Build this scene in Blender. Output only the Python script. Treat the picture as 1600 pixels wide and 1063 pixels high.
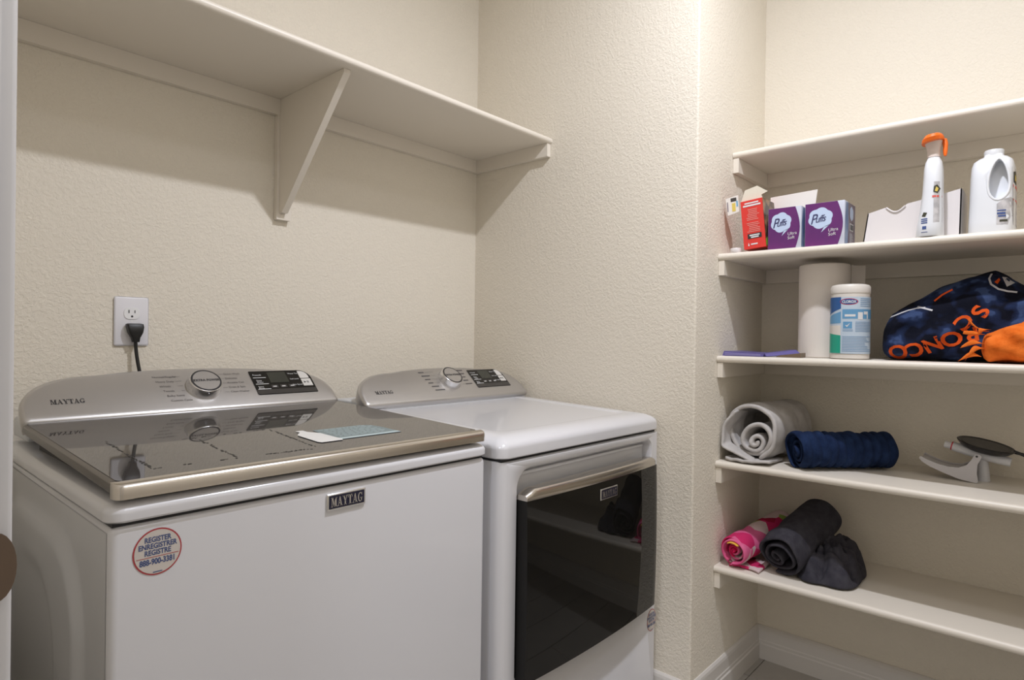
import bpy, bmesh, math, random
from mathutils import Vector, Matrix, noise
from mathutils.bvhtree import BVHTree
PI = math.pi
for o in list(bpy.data.objects):
    bpy.data.objects.remove(o, do_unlink=True)
S = bpy.context.scene
C = S.collection

# ------------------------------------------------------------------ camera
CAMH = 1.1255
YAW, PIT, ROL = 0.8417655, -0.003403, 0.0139682
FPX = 969.1
Fv = Vector((math.sin(YAW)*math.cos(PIT), math.cos(YAW)*math.cos(PIT), math.sin(PIT)))
Rv = Vector((math.cos(YAW), -math.sin(YAW), 0)); Uv = Rv.cross(Fv)
R2 = math.cos(ROL)*Rv + math.sin(ROL)*Uv
U2 = -math.sin(ROL)*Rv + math.cos(ROL)*Uv
cd = bpy.data.cameras.new('camera'); cam = bpy.data.objects.new('camera', cd); C.objects.link(cam)
m3 = Matrix((R2, U2, -Fv)).transposed()
cam.matrix_world = Matrix.Translation((0, 0, CAMH)) @ m3.to_4x4()
cd.sensor_width = 36; cd.lens = FPX*36/1600; cd.clip_start = 0.02
S.camera = cam

# ------------------------------------------------------------------ light and exposure
w = bpy.data.worlds.new('world'); S.world = w; w.use_nodes = True
w.node_tree.nodes['Background'].inputs[0].default_value = (1, .95, .88, 1)
w.node_tree.nodes['Background'].inputs[1].default_value = 0.05
S.view_settings.view_transform = 'Standard'; S.view_settings.look = 'None'
S.view_settings.gamma = 1; S.view_settings.use_curve_mapping = False
S.view_settings.exposure = 0.0
LAMP = Vector((1.14, 0.30, 2.63)); LAMP_W = 24
FILL_LAMP = Vector((0.62, -0.22, 2.63)); FILL_LAMP_W = 4  # unseen fill lamp, added to lift the back wall and washer front
HALL = Vector((-0.75, 0.25, 2.63)); HALL_W = 21

# ------------------------------------------------------------------ plan of the room (metres)
X0, X1, X2 = 0.095, 1.72, 2.2521       # left wall, side wall, pantry back wall
YB, Y1, YF = 1.7356, 0.8139, -0.62     # wall behind machines, end of side wall, front wall
ZC = 2.70

# ------------------------------------------------------------------ materials
MATS = {}
def mat(name, col, rough=.5, metal=0, spec=.5, coat=0, bump=None, vary=None, emit=None, trans=0, alpha=1):
    m = bpy.data.materials.new(name); m.use_nodes = True
    nt = m.node_tree; b = nt.nodes['Principled BSDF']
    b.inputs['Base Color'].default_value = (*col, 1); b.inputs['Roughness'].default_value = rough
    b.inputs['Metallic'].default_value = metal; b.inputs['Specular IOR Level'].default_value = spec
    b.inputs['Coat Weight'].default_value = coat; b.inputs['Coat Roughness'].default_value = .05
    b.inputs['Transmission Weight'].default_value = trans; b.inputs['Alpha'].default_value = alpha
    tc = nt.nodes.new('ShaderNodeTexCoord')
    if bump:
        scale, strength, dist, stretch = bump
        mp = nt.nodes.new('ShaderNodeMapping'); mp.inputs['Scale'].default_value = stretch
        nz = nt.nodes.new('ShaderNodeTexNoise'); nz.inputs['Scale'].default_value = scale; nz.inputs['Detail'].default_value = 3
        bp = nt.nodes.new('ShaderNodeBump'); bp.inputs['Strength'].default_value = strength; bp.inputs['Distance'].default_value = dist
        nt.links.new(tc.outputs['Object'], mp.inputs[0]); nt.links.new(mp.outputs[0], nz.inputs['Vector'])
        nt.links.new(nz.outputs['Fac'], bp.inputs['Height']); nt.links.new(bp.outputs[0], b.inputs['Normal'])
    if vary:
        scale, col2, lo, hi = vary
        n2 = nt.nodes.new('ShaderNodeTexNoise'); n2.inputs['Scale'].default_value = scale; n2.inputs['Detail'].default_value = 4
        cr = nt.nodes.new('ShaderNodeValToRGB')
        cr.color_ramp.elements[0].position = lo; cr.color_ramp.elements[0].color = (*col, 1)
        cr.color_ramp.elements[1].position = hi; cr.color_ramp.elements[1].color = (*col2, 1)
        nt.links.new(tc.outputs['Object'], n2.inputs['Vector']); nt.links.new(n2.outputs['Fac'], cr.inputs[0])
        nt.links.new(cr.outputs[0], b.inputs['Base Color'])
    if emit:
        b.inputs['Emission Color'].default_value = (*emit[0], 1); b.inputs['Emission Strength'].default_value = emit[1]
    MATS[name] = m
    return m
def wall_mat(name, col):
    # orange-peel / knockdown drywall texture
    m = mat(name, col, .62, spec=.35); nt = m.node_tree; b = nt.nodes['Principled BSDF']
    tc = nt.nodes.new('ShaderNodeTexCoord')
    n1 = nt.nodes.new('ShaderNodeTexNoise'); n1.inputs['Scale'].default_value = 130; n1.inputs['Detail'].default_value = 2.5; n1.inputs['Distortion'].default_value = .6
    cr = nt.nodes.new('ShaderNodeValToRGB'); cr.color_ramp.elements[0].position = .40; cr.color_ramp.elements[1].position = .62
    bp = nt.nodes.new('ShaderNodeBump'); bp.inputs['Strength'].default_value = .46; bp.inputs['Distance'].default_value = .0016
    nt.links.new(tc.outputs['Object'], n1.inputs['Vector']); nt.links.new(n1.outputs['Fac'], cr.inputs[0])
    nt.links.new(cr.outputs[0], bp.inputs['Height']); nt.links.new(bp.outputs[0], b.inputs['Normal'])
    return m
wall_mat('wall', (.80, .74, .63))
mat('ceiling', (.88, .87, .84), .7)
mat('trim', (.80, .74, .645), .38, spec=.45, bump=(60, .08, .001, (1, 1, 1)))
mat('base_white', (.70, .665, .62), .38)
mat('jamb', (.62, .61, .605), .4)
mat('tile', (.40, .37, .33), .35, bump=(30, .12, .001, (1, 12, 1)), vary=(5, (.47, .44, .395), .35, .7))
mat('grout', (.27, .25, .23), .8)
mat('hall_floor', (.42, .38, .33), .5)
mat('enamel', (.685, .68, .695), .22, spec=.5, coat=.35)
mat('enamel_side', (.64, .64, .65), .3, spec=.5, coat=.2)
mat('white_plastic', (.68, .69, .70), .4)
mat('gap_dark', (.015, .015, .017), .6)
mat('brushed', (.56, .545, .535), .36, metal=.85, bump=(40, .06, .0006, (.6, 60, 60)))
mat('steel', (.66, .62, .57), .24, metal=1, bump=(30, .04, .0005, (.5, 50, 50)))
mat('lid_edge', (.17, .155, .14), .32, metal=.8)
mat('chrome', (.80, .80, .81), .2, metal=1)
mat('lid_glass', (.060, .054, .050), .03, spec=.62)
mat('door_glass', (.008, .0075, .0065), .03, spec=.30)
mat('panel_black', (.008, .008, .008), .22)
mat('panel_grey', (.05, .046, .043), .3)
mat('screen', (.045, .047, .038), .25)
mat('print_dark', (.03, .028, .03), .5)
mat('print_grey', (.10, .09, .09), .5)
mat('print_white', (.75, .75, .75), .5)
mat('button_white', (.70, .68, .64), .4)
mat('badge_navy', (.012, .012, .035), .3)
mat('black_rubber', (.008, .008, .008), .42)
mat('sticker_paper', (.63, .58, .53), .5)
mat('sticker_red', (.42, .05, .06), .5)
mat('sticker_navy', (.06, .09, .22), .5)
mat('teal_film', (.16, .23, .25), .3)
mat('teal_bar', (.48, .60, .62), .35)
mat('white_film', (.82, .82, .80), .35)
mat('residue', (.022, .020, .018), .5)
mat('bronze', (.20, .15, .115), .35, metal=.9)
mat('outlet_plate', (.80, .79, .82), .35)
mat('outlet_face', (.86, .86, .86), .3)
mat('lamp_glass', (.9, .88, .85), .5, emit=((1, .93, .83), 6))
# pantry goods
mat('carton_red', (.72, .045, .035), .4)
mat('carton_photo', (.06, .035, .02), .35, vary=(22, (.50, .30, .14), .48, .72))
mat('carton_board', (.74, .70, .58), .6)
mat('carton_white', (.80, .76, .71), .6)
mat('green_print', (.22, .48, .04), .4)
mat('yellow_print', (.72, .55, .12), .5)
mat('blue_print', (.16, .40, .62), .5)
mat('purple', (.115, .022, .145), .38, vary=(9, (.17, .025, .17), .35, .7))
mat('tissue_side', (.55, .58, .68), .4, vary=(10, (.68, .69, .72), .4, .65))
mat('tissue_blue', (.13, .20, .38), .4, vary=(14, (.42, .50, .62), .4, .7))
mat('tissue_grey', (.17, .13, .17), .45, vary=(30, (.27, .23, .27), .4, .6))
mat('cloud_blue', (.55, .66, .86), .4)
mat('cloud_script', (.05, .05, .14), .4)
mat('bottle_white', (.78, .80, .83), .32, coat=.15)
mat('bottle_clear', (.74, .64, .58), .3)
mat('orange', (.90, .16, .01), .38)
mat('label_grey', (.42, .41, .42), .5, vary=(60, (.62, .60, .60), .4, .65))
mat('label_red', (.72, .10, .08), .45)
mat('label_dark', (.05, .05, .03), .5)
mat('label_blue', (.05, .09, .26), .5)
mat('bin_white', (.76, .72, .71), .42)
mat('paper_towel', (.78, .72, .66), .9, bump=(420, .3, .001, (1, 1, 1)))
mat('cardboard', (.34, .24, .15), .8)
mat('wipes_body', (.74, .70, .64), .4)
mat('wipes_label', (.52, .62, .72), .35)
mat('wipes_blue', (.02, .10, .30), .35)
mat('wipes_mid', (.13, .33, .55), .35)
mat('wipes_green', (.01, .36, .24), .35)
mat('wipes_red', (.55, .03, .06), .35)
mat('wipes_line', (.22, .36, .55), .4)
mat('book_purple', (.13, .11, .33), .3)
mat('book_print', (.30, .27, .55), .3)
mat('book_brown', (.16, .11, .07), .5)
def cloth(name, col, col2=None, scale=300, strength=.5, vs=40):
    return mat(name, col, .95, spec=.15, bump=(scale, strength, .0022, (1, 1, 1)), vary=(vs, col2 or col, .35, .65))
cloth('cloth_lightgrey', (.50, .475, .455), (.57, .545, .525), 420, .5)
cloth('cloth_navy', (.008, .017, .052), (.015, .031, .085), 350, .7)
cloth('cloth_charcoal', (.040, .038, .048), (.060, .057, .068), 420, .6)
cloth('cloth_orange', (.72, .14, .015), (.85, .20, .03), 350, .4)
mat('letter_orange', (.66, .09, .015), .9, spec=.1)
mat('letter_white', (.55, .55, .57), .9, spec=.1)
def camo():
    m = cloth('cloth_camo', (.006, .007, .016), None, 350, .4); nt = m.node_tree; b = nt.nodes['Principled BSDF']
    tc = nt.nodes.new('ShaderNodeTexCoord'); n = nt.nodes.new('ShaderNodeTexNoise'); n.inputs['Scale'].default_value = 17; n.inputs['Detail'].default_value = 2.5
    cr = nt.nodes.new('ShaderNodeValToRGB'); e = cr.color_ramp.elements
    e[0].position = .45; e[0].color = (.005, .006, .013, 1); e[1].position = .50; e[1].color = (.010, .015, .040, 1)
    a = e.new(.58); a.color = (.014, .024, .066, 1); a = e.new(.62); a.color = (.040, .065, .15, 1)
    nt.links.new(tc.outputs['Object'], n.inputs['Vector']); nt.links.new(n.outputs['Fac'], cr.inputs[0])
    for l in list(b.inputs['Base Color'].links): nt.links.remove(l)
    nt.links.new(cr.outputs[0], b.inputs['Base Color'])
camo()
def pinkprint():
    m = cloth('cloth_pink', (.6, .05, .2), None, 350, .4); nt = m.node_tree; b = nt.nodes['Principled BSDF']
    tc = nt.nodes.new('ShaderNodeTexCoord'); n = nt.nodes.new('ShaderNodeTexVoronoi'); n.inputs['Scale'].default_value = 20
    sp = nt.nodes.new('ShaderNodeSeparateColor'); cr = nt.nodes.new('ShaderNodeValToRGB'); cr.color_ramp.interpolation = 'CONSTANT'
    e = cr.color_ramp.elements; e[0].position = 0; e[0].color = (.62, .03, .14, 1); e[1].position = .24; e[1].color = (.70, .55, .55, 1)
    for p, c in ((.48, (.72, .14, .30)), (.72, (.40, .015, .06)), (.86, (.70, .55, .55)), (.95, (.30, .42, .10))):
        x = e.new(p); x.color = (*c, 1)
    nt.links.new(tc.outputs['Object'], n.inputs['Vector']); nt.links.new(n.outputs['Color'], sp.inputs[0]); nt.links.new(sp.outputs[0], cr.inputs[0])
    for l in list(b.inputs['Base Color'].links): nt.links.remove(l)
    nt.links.new(cr.outputs[0], b.inputs['Base Color'])
pinkprint()
cloth('cloth_pink_plain', (.72, .10, .26), (.80, .17, .34), 350, .4)
cloth('cloth_crimson', (.60, .012, .085), (.68, .02, .12), 350, .4)
cloth('cloth_yellow', (.80, .42, .05), (.85, .5, .1), 350, .4)
mat('gadget_grey', (.58, .56, .57), .42)
mat('gadget_light', (.66, .66, .68), .4)
mat('gadget_black', (.012, .012, .013), .4)
mat('gadget_pad', (.10, .095, .09), .7)
mat('gadget_red', (.5, .03, .05), .4)

# ------------------------------------------------------------------ mesh helpers (all in world coordinates)
def box(bm, lo, hi):
    r = bmesh.ops.create_cube(bm, size=1)
    for v in r['verts']:
        v.co = Vector([(lo[i]+hi[i])/2 + v.co[i]*(hi[i]-lo[i]) for i in range(3)])
    return r['verts']
def rbox(lo, hi, r, seg=3, keep=None):
    bm = bmesh.new(); box(bm, lo, hi)
    es = [e for e in bm.edges if keep is None or keep(e)]
    bmesh.ops.bevel(bm, geom=es, offset=r, segments=seg, profile=.5, affect='EDGES')
    return bm
def B(*boxes):
    bm = bmesh.new()
    for lo, hi in boxes: box(bm, lo, hi)
    return bm
def prism(bm, pts, vec, caps=True):
    vec = Vector(vec); a = [bm.verts.new(p) for p in pts]; b = [bm.verts.new(Vector(p)+vec) for p in pts]; n = len(a)
    for i in range(n): bm.faces.new((a[i], a[(i+1) % n], b[(i+1) % n], b[i]))
    if caps: bm.faces.new(a[::-1]); bm.faces.new(b)
    return a+b
def poly(bm, pts):
    return bm.faces.new([bm.verts.new(p) for p in pts])
def ring_loft(bm, rings, cap=True):
    rs = [[bm.verts.new(p) for p in r] for r in rings]; n = len(rs[0])
    for a, b in zip(rs, rs[1:]):
        for i in range(n): bm.faces.new((a[i], a[(i+1) % n], b[(i+1) % n], b[i]))
    if cap: bm.faces.new(rs[0][::-1]); bm.faces.new(rs[-1])
    return rs
def tube(bm, pts, rad, n=10, cap=True):
    pts = [Vector(p) for p in pts]; rings = []; prev = None
    for i, p in enumerate(pts):
        t = (pts[min(i+1, len(pts)-1)] - pts[max(i-1, 0)]).normalized()
        if prev is None:
            u = t.orthogonal().normalized()
        else:
            u = (prev - t*prev.dot(t)).normalized()
        prev = u; v = t.cross(u); r = rad[i] if isinstance(rad, (list, tuple)) else rad
        rings.append([p + r*(math.cos(2*PI*k/n)*u + math.sin(2*PI*k/n)*v) for k in range(n)])
    return ring_loft(bm, rings, cap)
def lathe(bm, prof, c, n=32, axis=None):
    rings = [[Vector((c[0]+r*math.cos(2*PI*k/n), c[1]+r*math.sin(2*PI*k/n), c[2]+z)) for k in range(n)] for r, z in prof]
    return ring_loft(bm, rings)
def rrect(x0, y0, x1, y1, r, n=6):
    if not isinstance(r, (list, tuple)): r = [r]*4          # corners: x1y1, x0y1, x0y0, x1y0
    out = []
    for (cx, cy, a0), q in zip(((x1, y1, 0), (x0, y1, 90), (x0, y0, 180), (x1, y0, 270)), r):
        sx = 1 if cx == x1 else -1; sy = 1 if cy == y1 else -1
        for k in range(n+1):
            a = math.radians(a0+90*k/n); out.append((cx-sx*q+q*math.cos(a), cy-sy*q+q*math.sin(a)))
    return out
def bez(p0, p1, p2, p3, n=16):
    p0, p1, p2, p3 = map(Vector, (p0, p1, p2, p3))
    return [(1-t)**3*p0+3*(1-t)**2*t*p1+3*(1-t)*t*t*p2+t**3*p3 for t in (i/n for i in range(n+1))]
def thing(name, label, cat, loc, group=None):
    o = bpy.data.objects.new(name, None); o.empty_display_size = .05; o.location = loc; C.objects.link(o)
    o['label'] = label; o['category'] = cat
    if group: o['group'] = group
    o['_o'] = tuple(loc)
    return o
ORG = {}
def part(name, bm, material, parent=None, label=None, smooth=True, ang=38, loc=None, doubles=False):
    if doubles: bmesh.ops.remove_doubles(bm, verts=bm.verts, dist=1e-5)
    bmesh.ops.recalc_face_normals(bm, faces=bm.faces)
    bm.normal_update()
    for f in bm.faces: f.smooth = smooth
    if smooth:
        for e in bm.edges:
            if len(e.link_faces) == 2 and e.calc_face_angle(0) > math.radians(ang): e.smooth = False
    org = Vector((0, 0, 0))
    if parent is not None: org = ORG.get(parent.name, Vector(parent.location))
    elif loc is not None: org = Vector(loc)
    for v in bm.verts: v.co -= org
    me = bpy.data.meshes.new(name); bm.to_mesh(me); bm.free()
    me.materials.append(MATS[material])
    o = bpy.data.objects.new(name, me); C.objects.link(o)
    if parent is not None: o.parent = parent
    elif loc is not None: o.location = loc
    ORG[o.name] = org
    if label: o['label'] = label
    return o
def struct(name, bm, material, label=None, smooth=False):
    o = part(name, bm, material, None, smooth=smooth); o['kind'] = 'structure'
    if label: o['label'] = label
    return o
def tag(o, label, cat, group=None):
    o['label'] = label; o['category'] = cat
    if group: o['group'] = group
    return o
def text_bm(bm, txt, size, fn, align='LEFT', space=1.0, xs=1.0, bold=0.0):
    # fn maps (u, v) in metres on the sheet to a world point
    cu = bpy.data.curves.new('t', 'FONT'); cu.body = txt; cu.size = size; cu.align_x = align; cu.space_character = space; cu.offset = bold; cu.resolution_u = 3
    ob = bpy.data.objects.new('t', cu); C.objects.link(ob)
    dg = bpy.context.evaluated_depsgraph_get(); me = bpy.data.meshes.new_from_object(ob.evaluated_get(dg))
    vs = [bm.verts.new(fn(v.co.x*xs, v.co.y)) for v in me.vertices]
    for p in me.polygons:
        try: bm.faces.new([vs[i] for i in p.vertices])
        except ValueError: pass
    bpy.data.objects.remove(ob); bpy.data.curves.remove(cu); bpy.data.meshes.remove(me)
# slab-serif capitals of the maker's wordmark: lists of convex polygons in a unit-high cell
def R_(x0, y0, x1, y1): return [(x0, y0), (x1, y0), (x1, y1), (x0, y1)]
GLYPH = {
 'M': (1.22, [R_(0, 0, .34, .09), R_(.11, 0, .21, 1), R_(0, .91, .30, 1), [(.14, 1), (.38, 1), (.68, .06), (.52, .06)], [(.52, .06), (.62, .06), (.92, 1), (.84, 1)], R_(.80, 0, 1.08, 1), R_(.70, 0, 1.20, .09), R_(.84, .91, 1.20, 1)]),
 'A': (1.02, [R_(-.02, 0, .32, .09), [(.10, 0), (.20, 0), (.50, .92), (.42, 1)], [(.40, 1), (.56, 1), (.94, 0), (.66, 0)], R_(.24, .28, .72, .36), R_(.58, 0, 1.04, .09)]),
 'Y': (1.00, [R_(-.04, .91, .40, 1), R_(.64, .91, 1.02, 1), [(.06, 1), (.32, 1), (.62, .42), (.40, .42)], [(.76, 1), (.88, 1), (.62, .42), (.54, .42)], R_(.38, 0, .63, .46), R_(.26, 0, .76, .09)]),
 'T': (.92, [R_(0, .91, .90, 1), R_(0, .70, .09, 1), R_(.81, .70, .90, 1), R_(.32, 0, .58, 1), R_(.20, 0, .70, .09)]),
 'G': (1.00, [[(.50*math.cos(a)*.96+.5, .5+.5*math.sin(a)) for a in (t0, t1)] + [(.5+q*math.cos(a), .5+.41*math.sin(a)) for q, a in ((.26, t1), (.26, t0))]
       for t0, t1 in [(math.radians(45+i*22.5), math.radians(45+(i+1)*22.5)) for i in range(12)]] + [R_(.66, .08, .90, .44), R_(.52, .38, 1.0, .46), R_(.80, .66, .90, .96)]),
}
def wordmark(bm, fn, width, height):
    tot = sum(GLYPH[c][0]+.06 for c in 'MAYTAG'); s = width/tot; x = 0
    for c in 'MAYTAG':
        wd, ps = GLYPH[c]
        for i, p in enumerate(ps): poly(bm, [fn((x+a)*s, b*height) for a, b in p])
        x += wd+.06
def bake(o):
    dg = bpy.context.evaluated_depsgraph_get(); me = bpy.data.meshes.new_from_object(o.evaluated_get(dg))
    o.modifiers.clear(); o.data = me

# ================================================================== THE ROOM
fl = struct('floor', B(((X0-.12, YF, -.05), (X2, YB, -.004))), 'grout', 'grey tiled laundry room floor')
rows = 0; y = YF
random.seed(4)
while y < YB-.01:
    x = X0 - (rows % 3)*.40
    while x < X2:
        a, b = max(x, X0)+.0015, min(x+1.2, X2)-.0015; y1 = min(y+.2, YB)
        if b-a > .02 and not (a > X1 and y > Y1):
            if b > X1 and y > Y1: b = X1
            bm = bmesh.new(); box(bm, (a, y+.0015, -.004), (b, y1-.0015, .0))
            part('floor_tile', bm, 'tile', fl, smooth=False)
        x += 1.2
    y += .2; rows += 1
struct('ceiling', B(((X0-.12, YF-.1, ZC), (X2+.1, YB+.1, ZC+.05))), 'ceiling')
struct('wall_back', B(((X0-.12, YB, 0), (X2+.1, YB+.1, ZC))), 'wall', 'cream textured wall behind washer and dryer')
wr = rbox((X1, Y1, 0), (X2+.1, YB, ZC), .006, 3, lambda e: all(abs(v.co.x-X1) < 1e-6 and abs(v.co.y-Y1) < 1e-6 for v in e.verts))
struct('wall_right', wr, 'wall', 'cream textured end wall beside the dryer', smooth=True)
struct('wall_pantry', B(((X2, YF-.1, 0), (X2+.1, Y1, ZC))), 'wall', 'cream wall behind the pantry shelves')
struct('wall_front', B(((X0-.12, YF-.1, 0), (X2, YF, ZC))), 'wall')
DY0, DY1, DH = -.16, .672, 2.04       # door opening
struct('wall_left', B(((X0-.12, DY1, 0), (X0, YB, ZC)), ((X0-.12, YF, 0), (X0, DY0, ZC)), ((X0-.12, DY0, DH), (X0, DY1, ZC))), 'wall')
jx0, jx1 = X0-.125, X0+.004
dr = struct('door_1', B(((jx0, DY1-.016, 0), (jx1, DY1, DH)), ((jx0, DY0, 0), (jx1, DY0+.016, DH)), ((jx0, DY0, DH-.016), (jx1, DY1, DH))), 'jamb', 'white painted door jamb at the near left edge')
bm = rbox((X0, DY1-.008, 0), (X0+.0165, DY1+.060, DH+.06), .004, 3)
part('casing', bm, 'jamb', dr)
bm = rbox((X0, DY0-.060, 0), (X0+.0165, DY0+.008, DH+.06), .004, 3)
part('casing', bm, 'jamb', dr)
# strike plate with its curved lip, let into the jamb face
SZ = .930
bm = bmesh.new()
pl = rrect(X0-.045, SZ-.029, X0+.004, SZ+.029, .004, 3)
prism(bm, [(a, DY1-.0175, b) for a, b in pl], (0, .0015, 0))
lip = [(X0+.004+.0135*math.cos(t), SZ+.0285*math.sin(t)) for t in [math.radians(-90+15*i) for i in range(13)]]
prism(bm, [(a, DY1-.0185-.10*max(0, a-X0-.008), b) for a, b in lip], (0, .0022, 0))
part('strike_plate', bm, 'bronze', dr, 'dull bronze strike plate with rounded lip')

# hallway the camera stands next to
struct('floor_hall', B(((-1.5, -1.2, -.05), (X0-.12, 1.8, 0))), 'hall_floor')
struct('ceiling_hall', B(((-1.5, -1.2, ZC), (X0-.12, 1.8, ZC+.05))), 'ceiling')
struct('wall_hall', B(((-1.6, -1.2, 0), (-1.5, 1.8, ZC)), ((-1.5, 1.8, 0), (X0-.12, 1.9, ZC)), ((-1.5, -1.3, 0), (X0-.12, -1.2, ZC)), ((X0-.14, 1.7, 0), (X0-.12, 1.8, ZC)), ((X0-.14, -1.2, 0), (X0-.12, YF, ZC))), 'wall')

# skirting boards
PROF = [(0, 0), (.0155, 0), (.0155, .052), (.0125, .056), (.0125, .064), (.0105, .068), (.0095, .100), (.0075, .108), (.003, .1141), (0, .1141)]
def skirting(name, p0, p1, nrm):
    bm = bmesh.new(); p0 = Vector(p0); p1 = Vector(p1); n = Vector(nrm)
    prism(bm, [p0 + n*a + Vector((0, 0, b)) for a, b in PROF], p1-p0)
    return struct(name, bm, 'base_white')
skirting('baseboard_right', (X1, Y1-.0155, 0), (X1, 1.45, 0), (-1, 0, 0))
skirting('baseboard_wing', (X1-.0155, Y1, 0), (X2, Y1, 0), (0, -1, 0))
skirting('baseboard_pantry', (X2, YF, 0), (X2, Y1-.001, 0), (-1, 0, 0))
skirting('baseboard_front', (X0, YF, 0), (X2, YF, 0), (0, 1, 0))

# lamps: shallow drum on the ceiling, the light coming out of its lower face
def ceiling_lamp(P, label, watt, k=1.0, cat='lamp'):
    t = thing('ceiling_light', label, cat, (P.x, P.y, ZC))
    bm = bmesh.new(); lathe(bm, [(.058*k, P.z-ZC+.004), (.070*k, P.z-ZC+.002), (.070*k, P.z-ZC+.010), (.062*k, -.012), (.066*k, 0)], (P.x, P.y, ZC), 32); part('drum', bm, 'base_white', t)
    ld = bpy.data.lights.new('ceiling_light_disc', 'AREA'); ld.shape = 'DISK'; ld.size = .075*k; ld.energy = watt; ld.color = (.88, .905, 1.0)
    lo = bpy.data.objects.new('ceiling_light_disc', ld); lo.parent = t; lo.location = P-Vector((P.x, P.y, ZC)); C.objects.link(lo)
ceiling_lamp(LAMP, 'round drum ceiling light above the machines', LAMP_W)
ceiling_lamp(FILL_LAMP, 'unseen wide fill light added on the ceiling by the door', FILL_LAMP_W, 3.5)
ceiling_lamp(HALL, 'round drum ceiling light in the hallway', HALL_W, 4)

# ================================================================== SHELVES
def nosed_board(x0, y0, x1, y1, z0, z1, side):
    # board with a rounded front edge; side 'y-' = front faces -Y, 'x-' = front faces -X
    r = (z1-z0)/2*.95
    def on_front(e):
        if side == 'y-': return all(abs(v.co.y-y0) < 1e-6 for v in e.verts) and abs(e.verts[0].co.z-e.verts[1].co.z) < 1e-6
        return all(abs(v.co.x-x0) < 1e-6 for v in e.verts) and abs(e.verts[0].co.z-e.verts[1].co.z) < 1e-6
    return rbox((x0, y0, z0), (x1, y1, z1), r, 5, on_front)
zU = 1.8119
t = thing('wall_shelf', 'long cream painted shelf with triangular bracket above the washer and dryer', 'shelf', (X0+.001, YB-.001, zU))
part('board', nosed_board(X0+.001, 1.3574, X1-.001, YB-.001, zU, zU+.0205, 'y-'), 'trim', t, ang=60)
part('cleat', B(((X0+.001, YB-.019, 1.7657), (X1-.0195, YB-.001, zU-.0003))), 'trim', t, smooth=False)
part('cleat', B(((X1-.019, 1.366, 1.7657), (X1-.001, YB-.001, zU-.0003))), 'trim', t, smooth=False)
br = part('bracket', B(((.887, YB-.019, 1.462), (.931, YB-.001, 1.7652))), 'trim', t, smooth=False)
bm = bmesh.new()
prism(bm, [(.894, yy, zz) for yy, zz in ((YB-.0195, zU-.0004), (1.388, zU-.0004), (1.388, zU-.010), (YB-.036, 1.480), (YB-.0195, 1.480))], (.0185, 0, 0))
part('gusset', bm, 'trim', br, smooth=False)

SH = [('top', 1.7165, 1.737, 1.9701), ('s2', 1.3765, 1.398, 1.87), ('s3', 1.058, 1.079, 1.87), ('s4', .729, .750, 1.87), ('s5', .4005, .4218, 1.87)]
SHL = ['narrow empty top pantry shelf above the tissue boxes', 'cream pantry shelf carrying tissue boxes and cleaning bottles', 'cream pantry shelf carrying the paper towels and navy blanket',
       'cream pantry shelf carrying light grey and navy towels', 'lowest cream pantry shelf carrying pink and charcoal towels']
for (n, z0, z1, xf), lb in zip(SH, SHL):
    t = thing('pantry_shelf', lb, 'shelf', (xf, Y1-.001, z0), 'shelves of the pantry')
    part('board', nosed_board(xf, YF+.001, X2-.001, Y1-.001, z0, z1, 'x-'), 'trim', t, ang=60)
    part('cleat', B(((X2-.019, YF+.001, z0-.0465), (X2-.001, Y1-.0195, z0-.0003))), 'trim', t, smooth=False)
    part('cleat', B(((xf+.006, Y1-.019, z0-.0465), (X2-.001, Y1-.001, z0-.0003))), 'trim', t, smooth=False)

# ================================================================== OUTLET, PLUG AND CORD
ox, oz = .519, 1.1535
t = thing('wall_outlet', 'white duplex wall outlet above the washer', 'outlet', (ox, YB, oz))
bm = rbox((ox-.038, YB-.0065, oz-.0605), (ox+.038, YB-.0003, oz+.0605), .0045, 3)
part('cover_plate', bm, 'outlet_plate', t)
for s in (1, -1):
    zc = oz+s*.0195
    pts = [(a, b) for a, b in rrect(ox-.0175, zc-.0145, ox+.0175, zc+.0145, .012, 6)]
    bm = bmesh.new(); prism(bm, [(a, YB-.0082, b) for a, b in pts], (0, .002, 0)); f = part('receptacle', bm, 'outlet_face', t)
    bm = bmesh.new()
    box(bm, (ox-.0080, YB-.0086, zc+.0005), (ox-.0058, YB-.008, zc+.0085)); box(bm, (ox+.0052, YB-.0086, zc+.0010), (ox+.0072, YB-.008, zc+.0078))
    prism(bm, [(ox+.0026*math.cos(a), YB-.0086, zc-.0075+.0026*math.sin(a)) for a in [k*PI/6 for k in range(12)]], (0, .0006, 0))
    part('slot', bm, 'print_dark', f, smooth=False)
bm = bmesh.new(); prism(bm, [(ox+.0022*math.cos(a), YB-.0072, oz+.0022*math.sin(a)) for a in [k*PI/6 for k in range(12)]], (0, .001, 0)); part('screw', bm, 'outlet_face', t)
t = thing('power_plug', 'black power plug with cord hanging behind the washer', 'plug', (ox+.004, YB-.0088, oz-.020))
bm = bmesh.new(); zc = oz-.0185; px = ox+.003
rings = []
for dz, hw, y0, y1 in ((.0135, .0135, -.019, -.0088), (.0115, .0185, -.026, -.0088), (.004, .0185, -.030, -.0088), (-.010, .0155, -.030, -.0088), (-.022, .0095, -.028, -.010), (-.033, .0075, -.027, -.012)):
    rings.append([(px+a+(.0135-dz)*.05, YB+b, zc+dz) for a, b in rrect(-hw, y0, hw, y1, .004, 3)])
ring_loft(bm, rings); part('plug_body', bm, 'black_rubber', t)
bm = bmesh.new()
tube(bm, bez((px+.002, YB-.019, zc-.030), (px+.003, YB-.019, zc-.075), (px+.012, YB-.030, zc-.12), (px+.022, YB-.045, zc-.20), 14)+[(px+.03, YB-.05, .70)], .0042, 10)
part('cord', bm, 'black_rubber', t)

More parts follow.
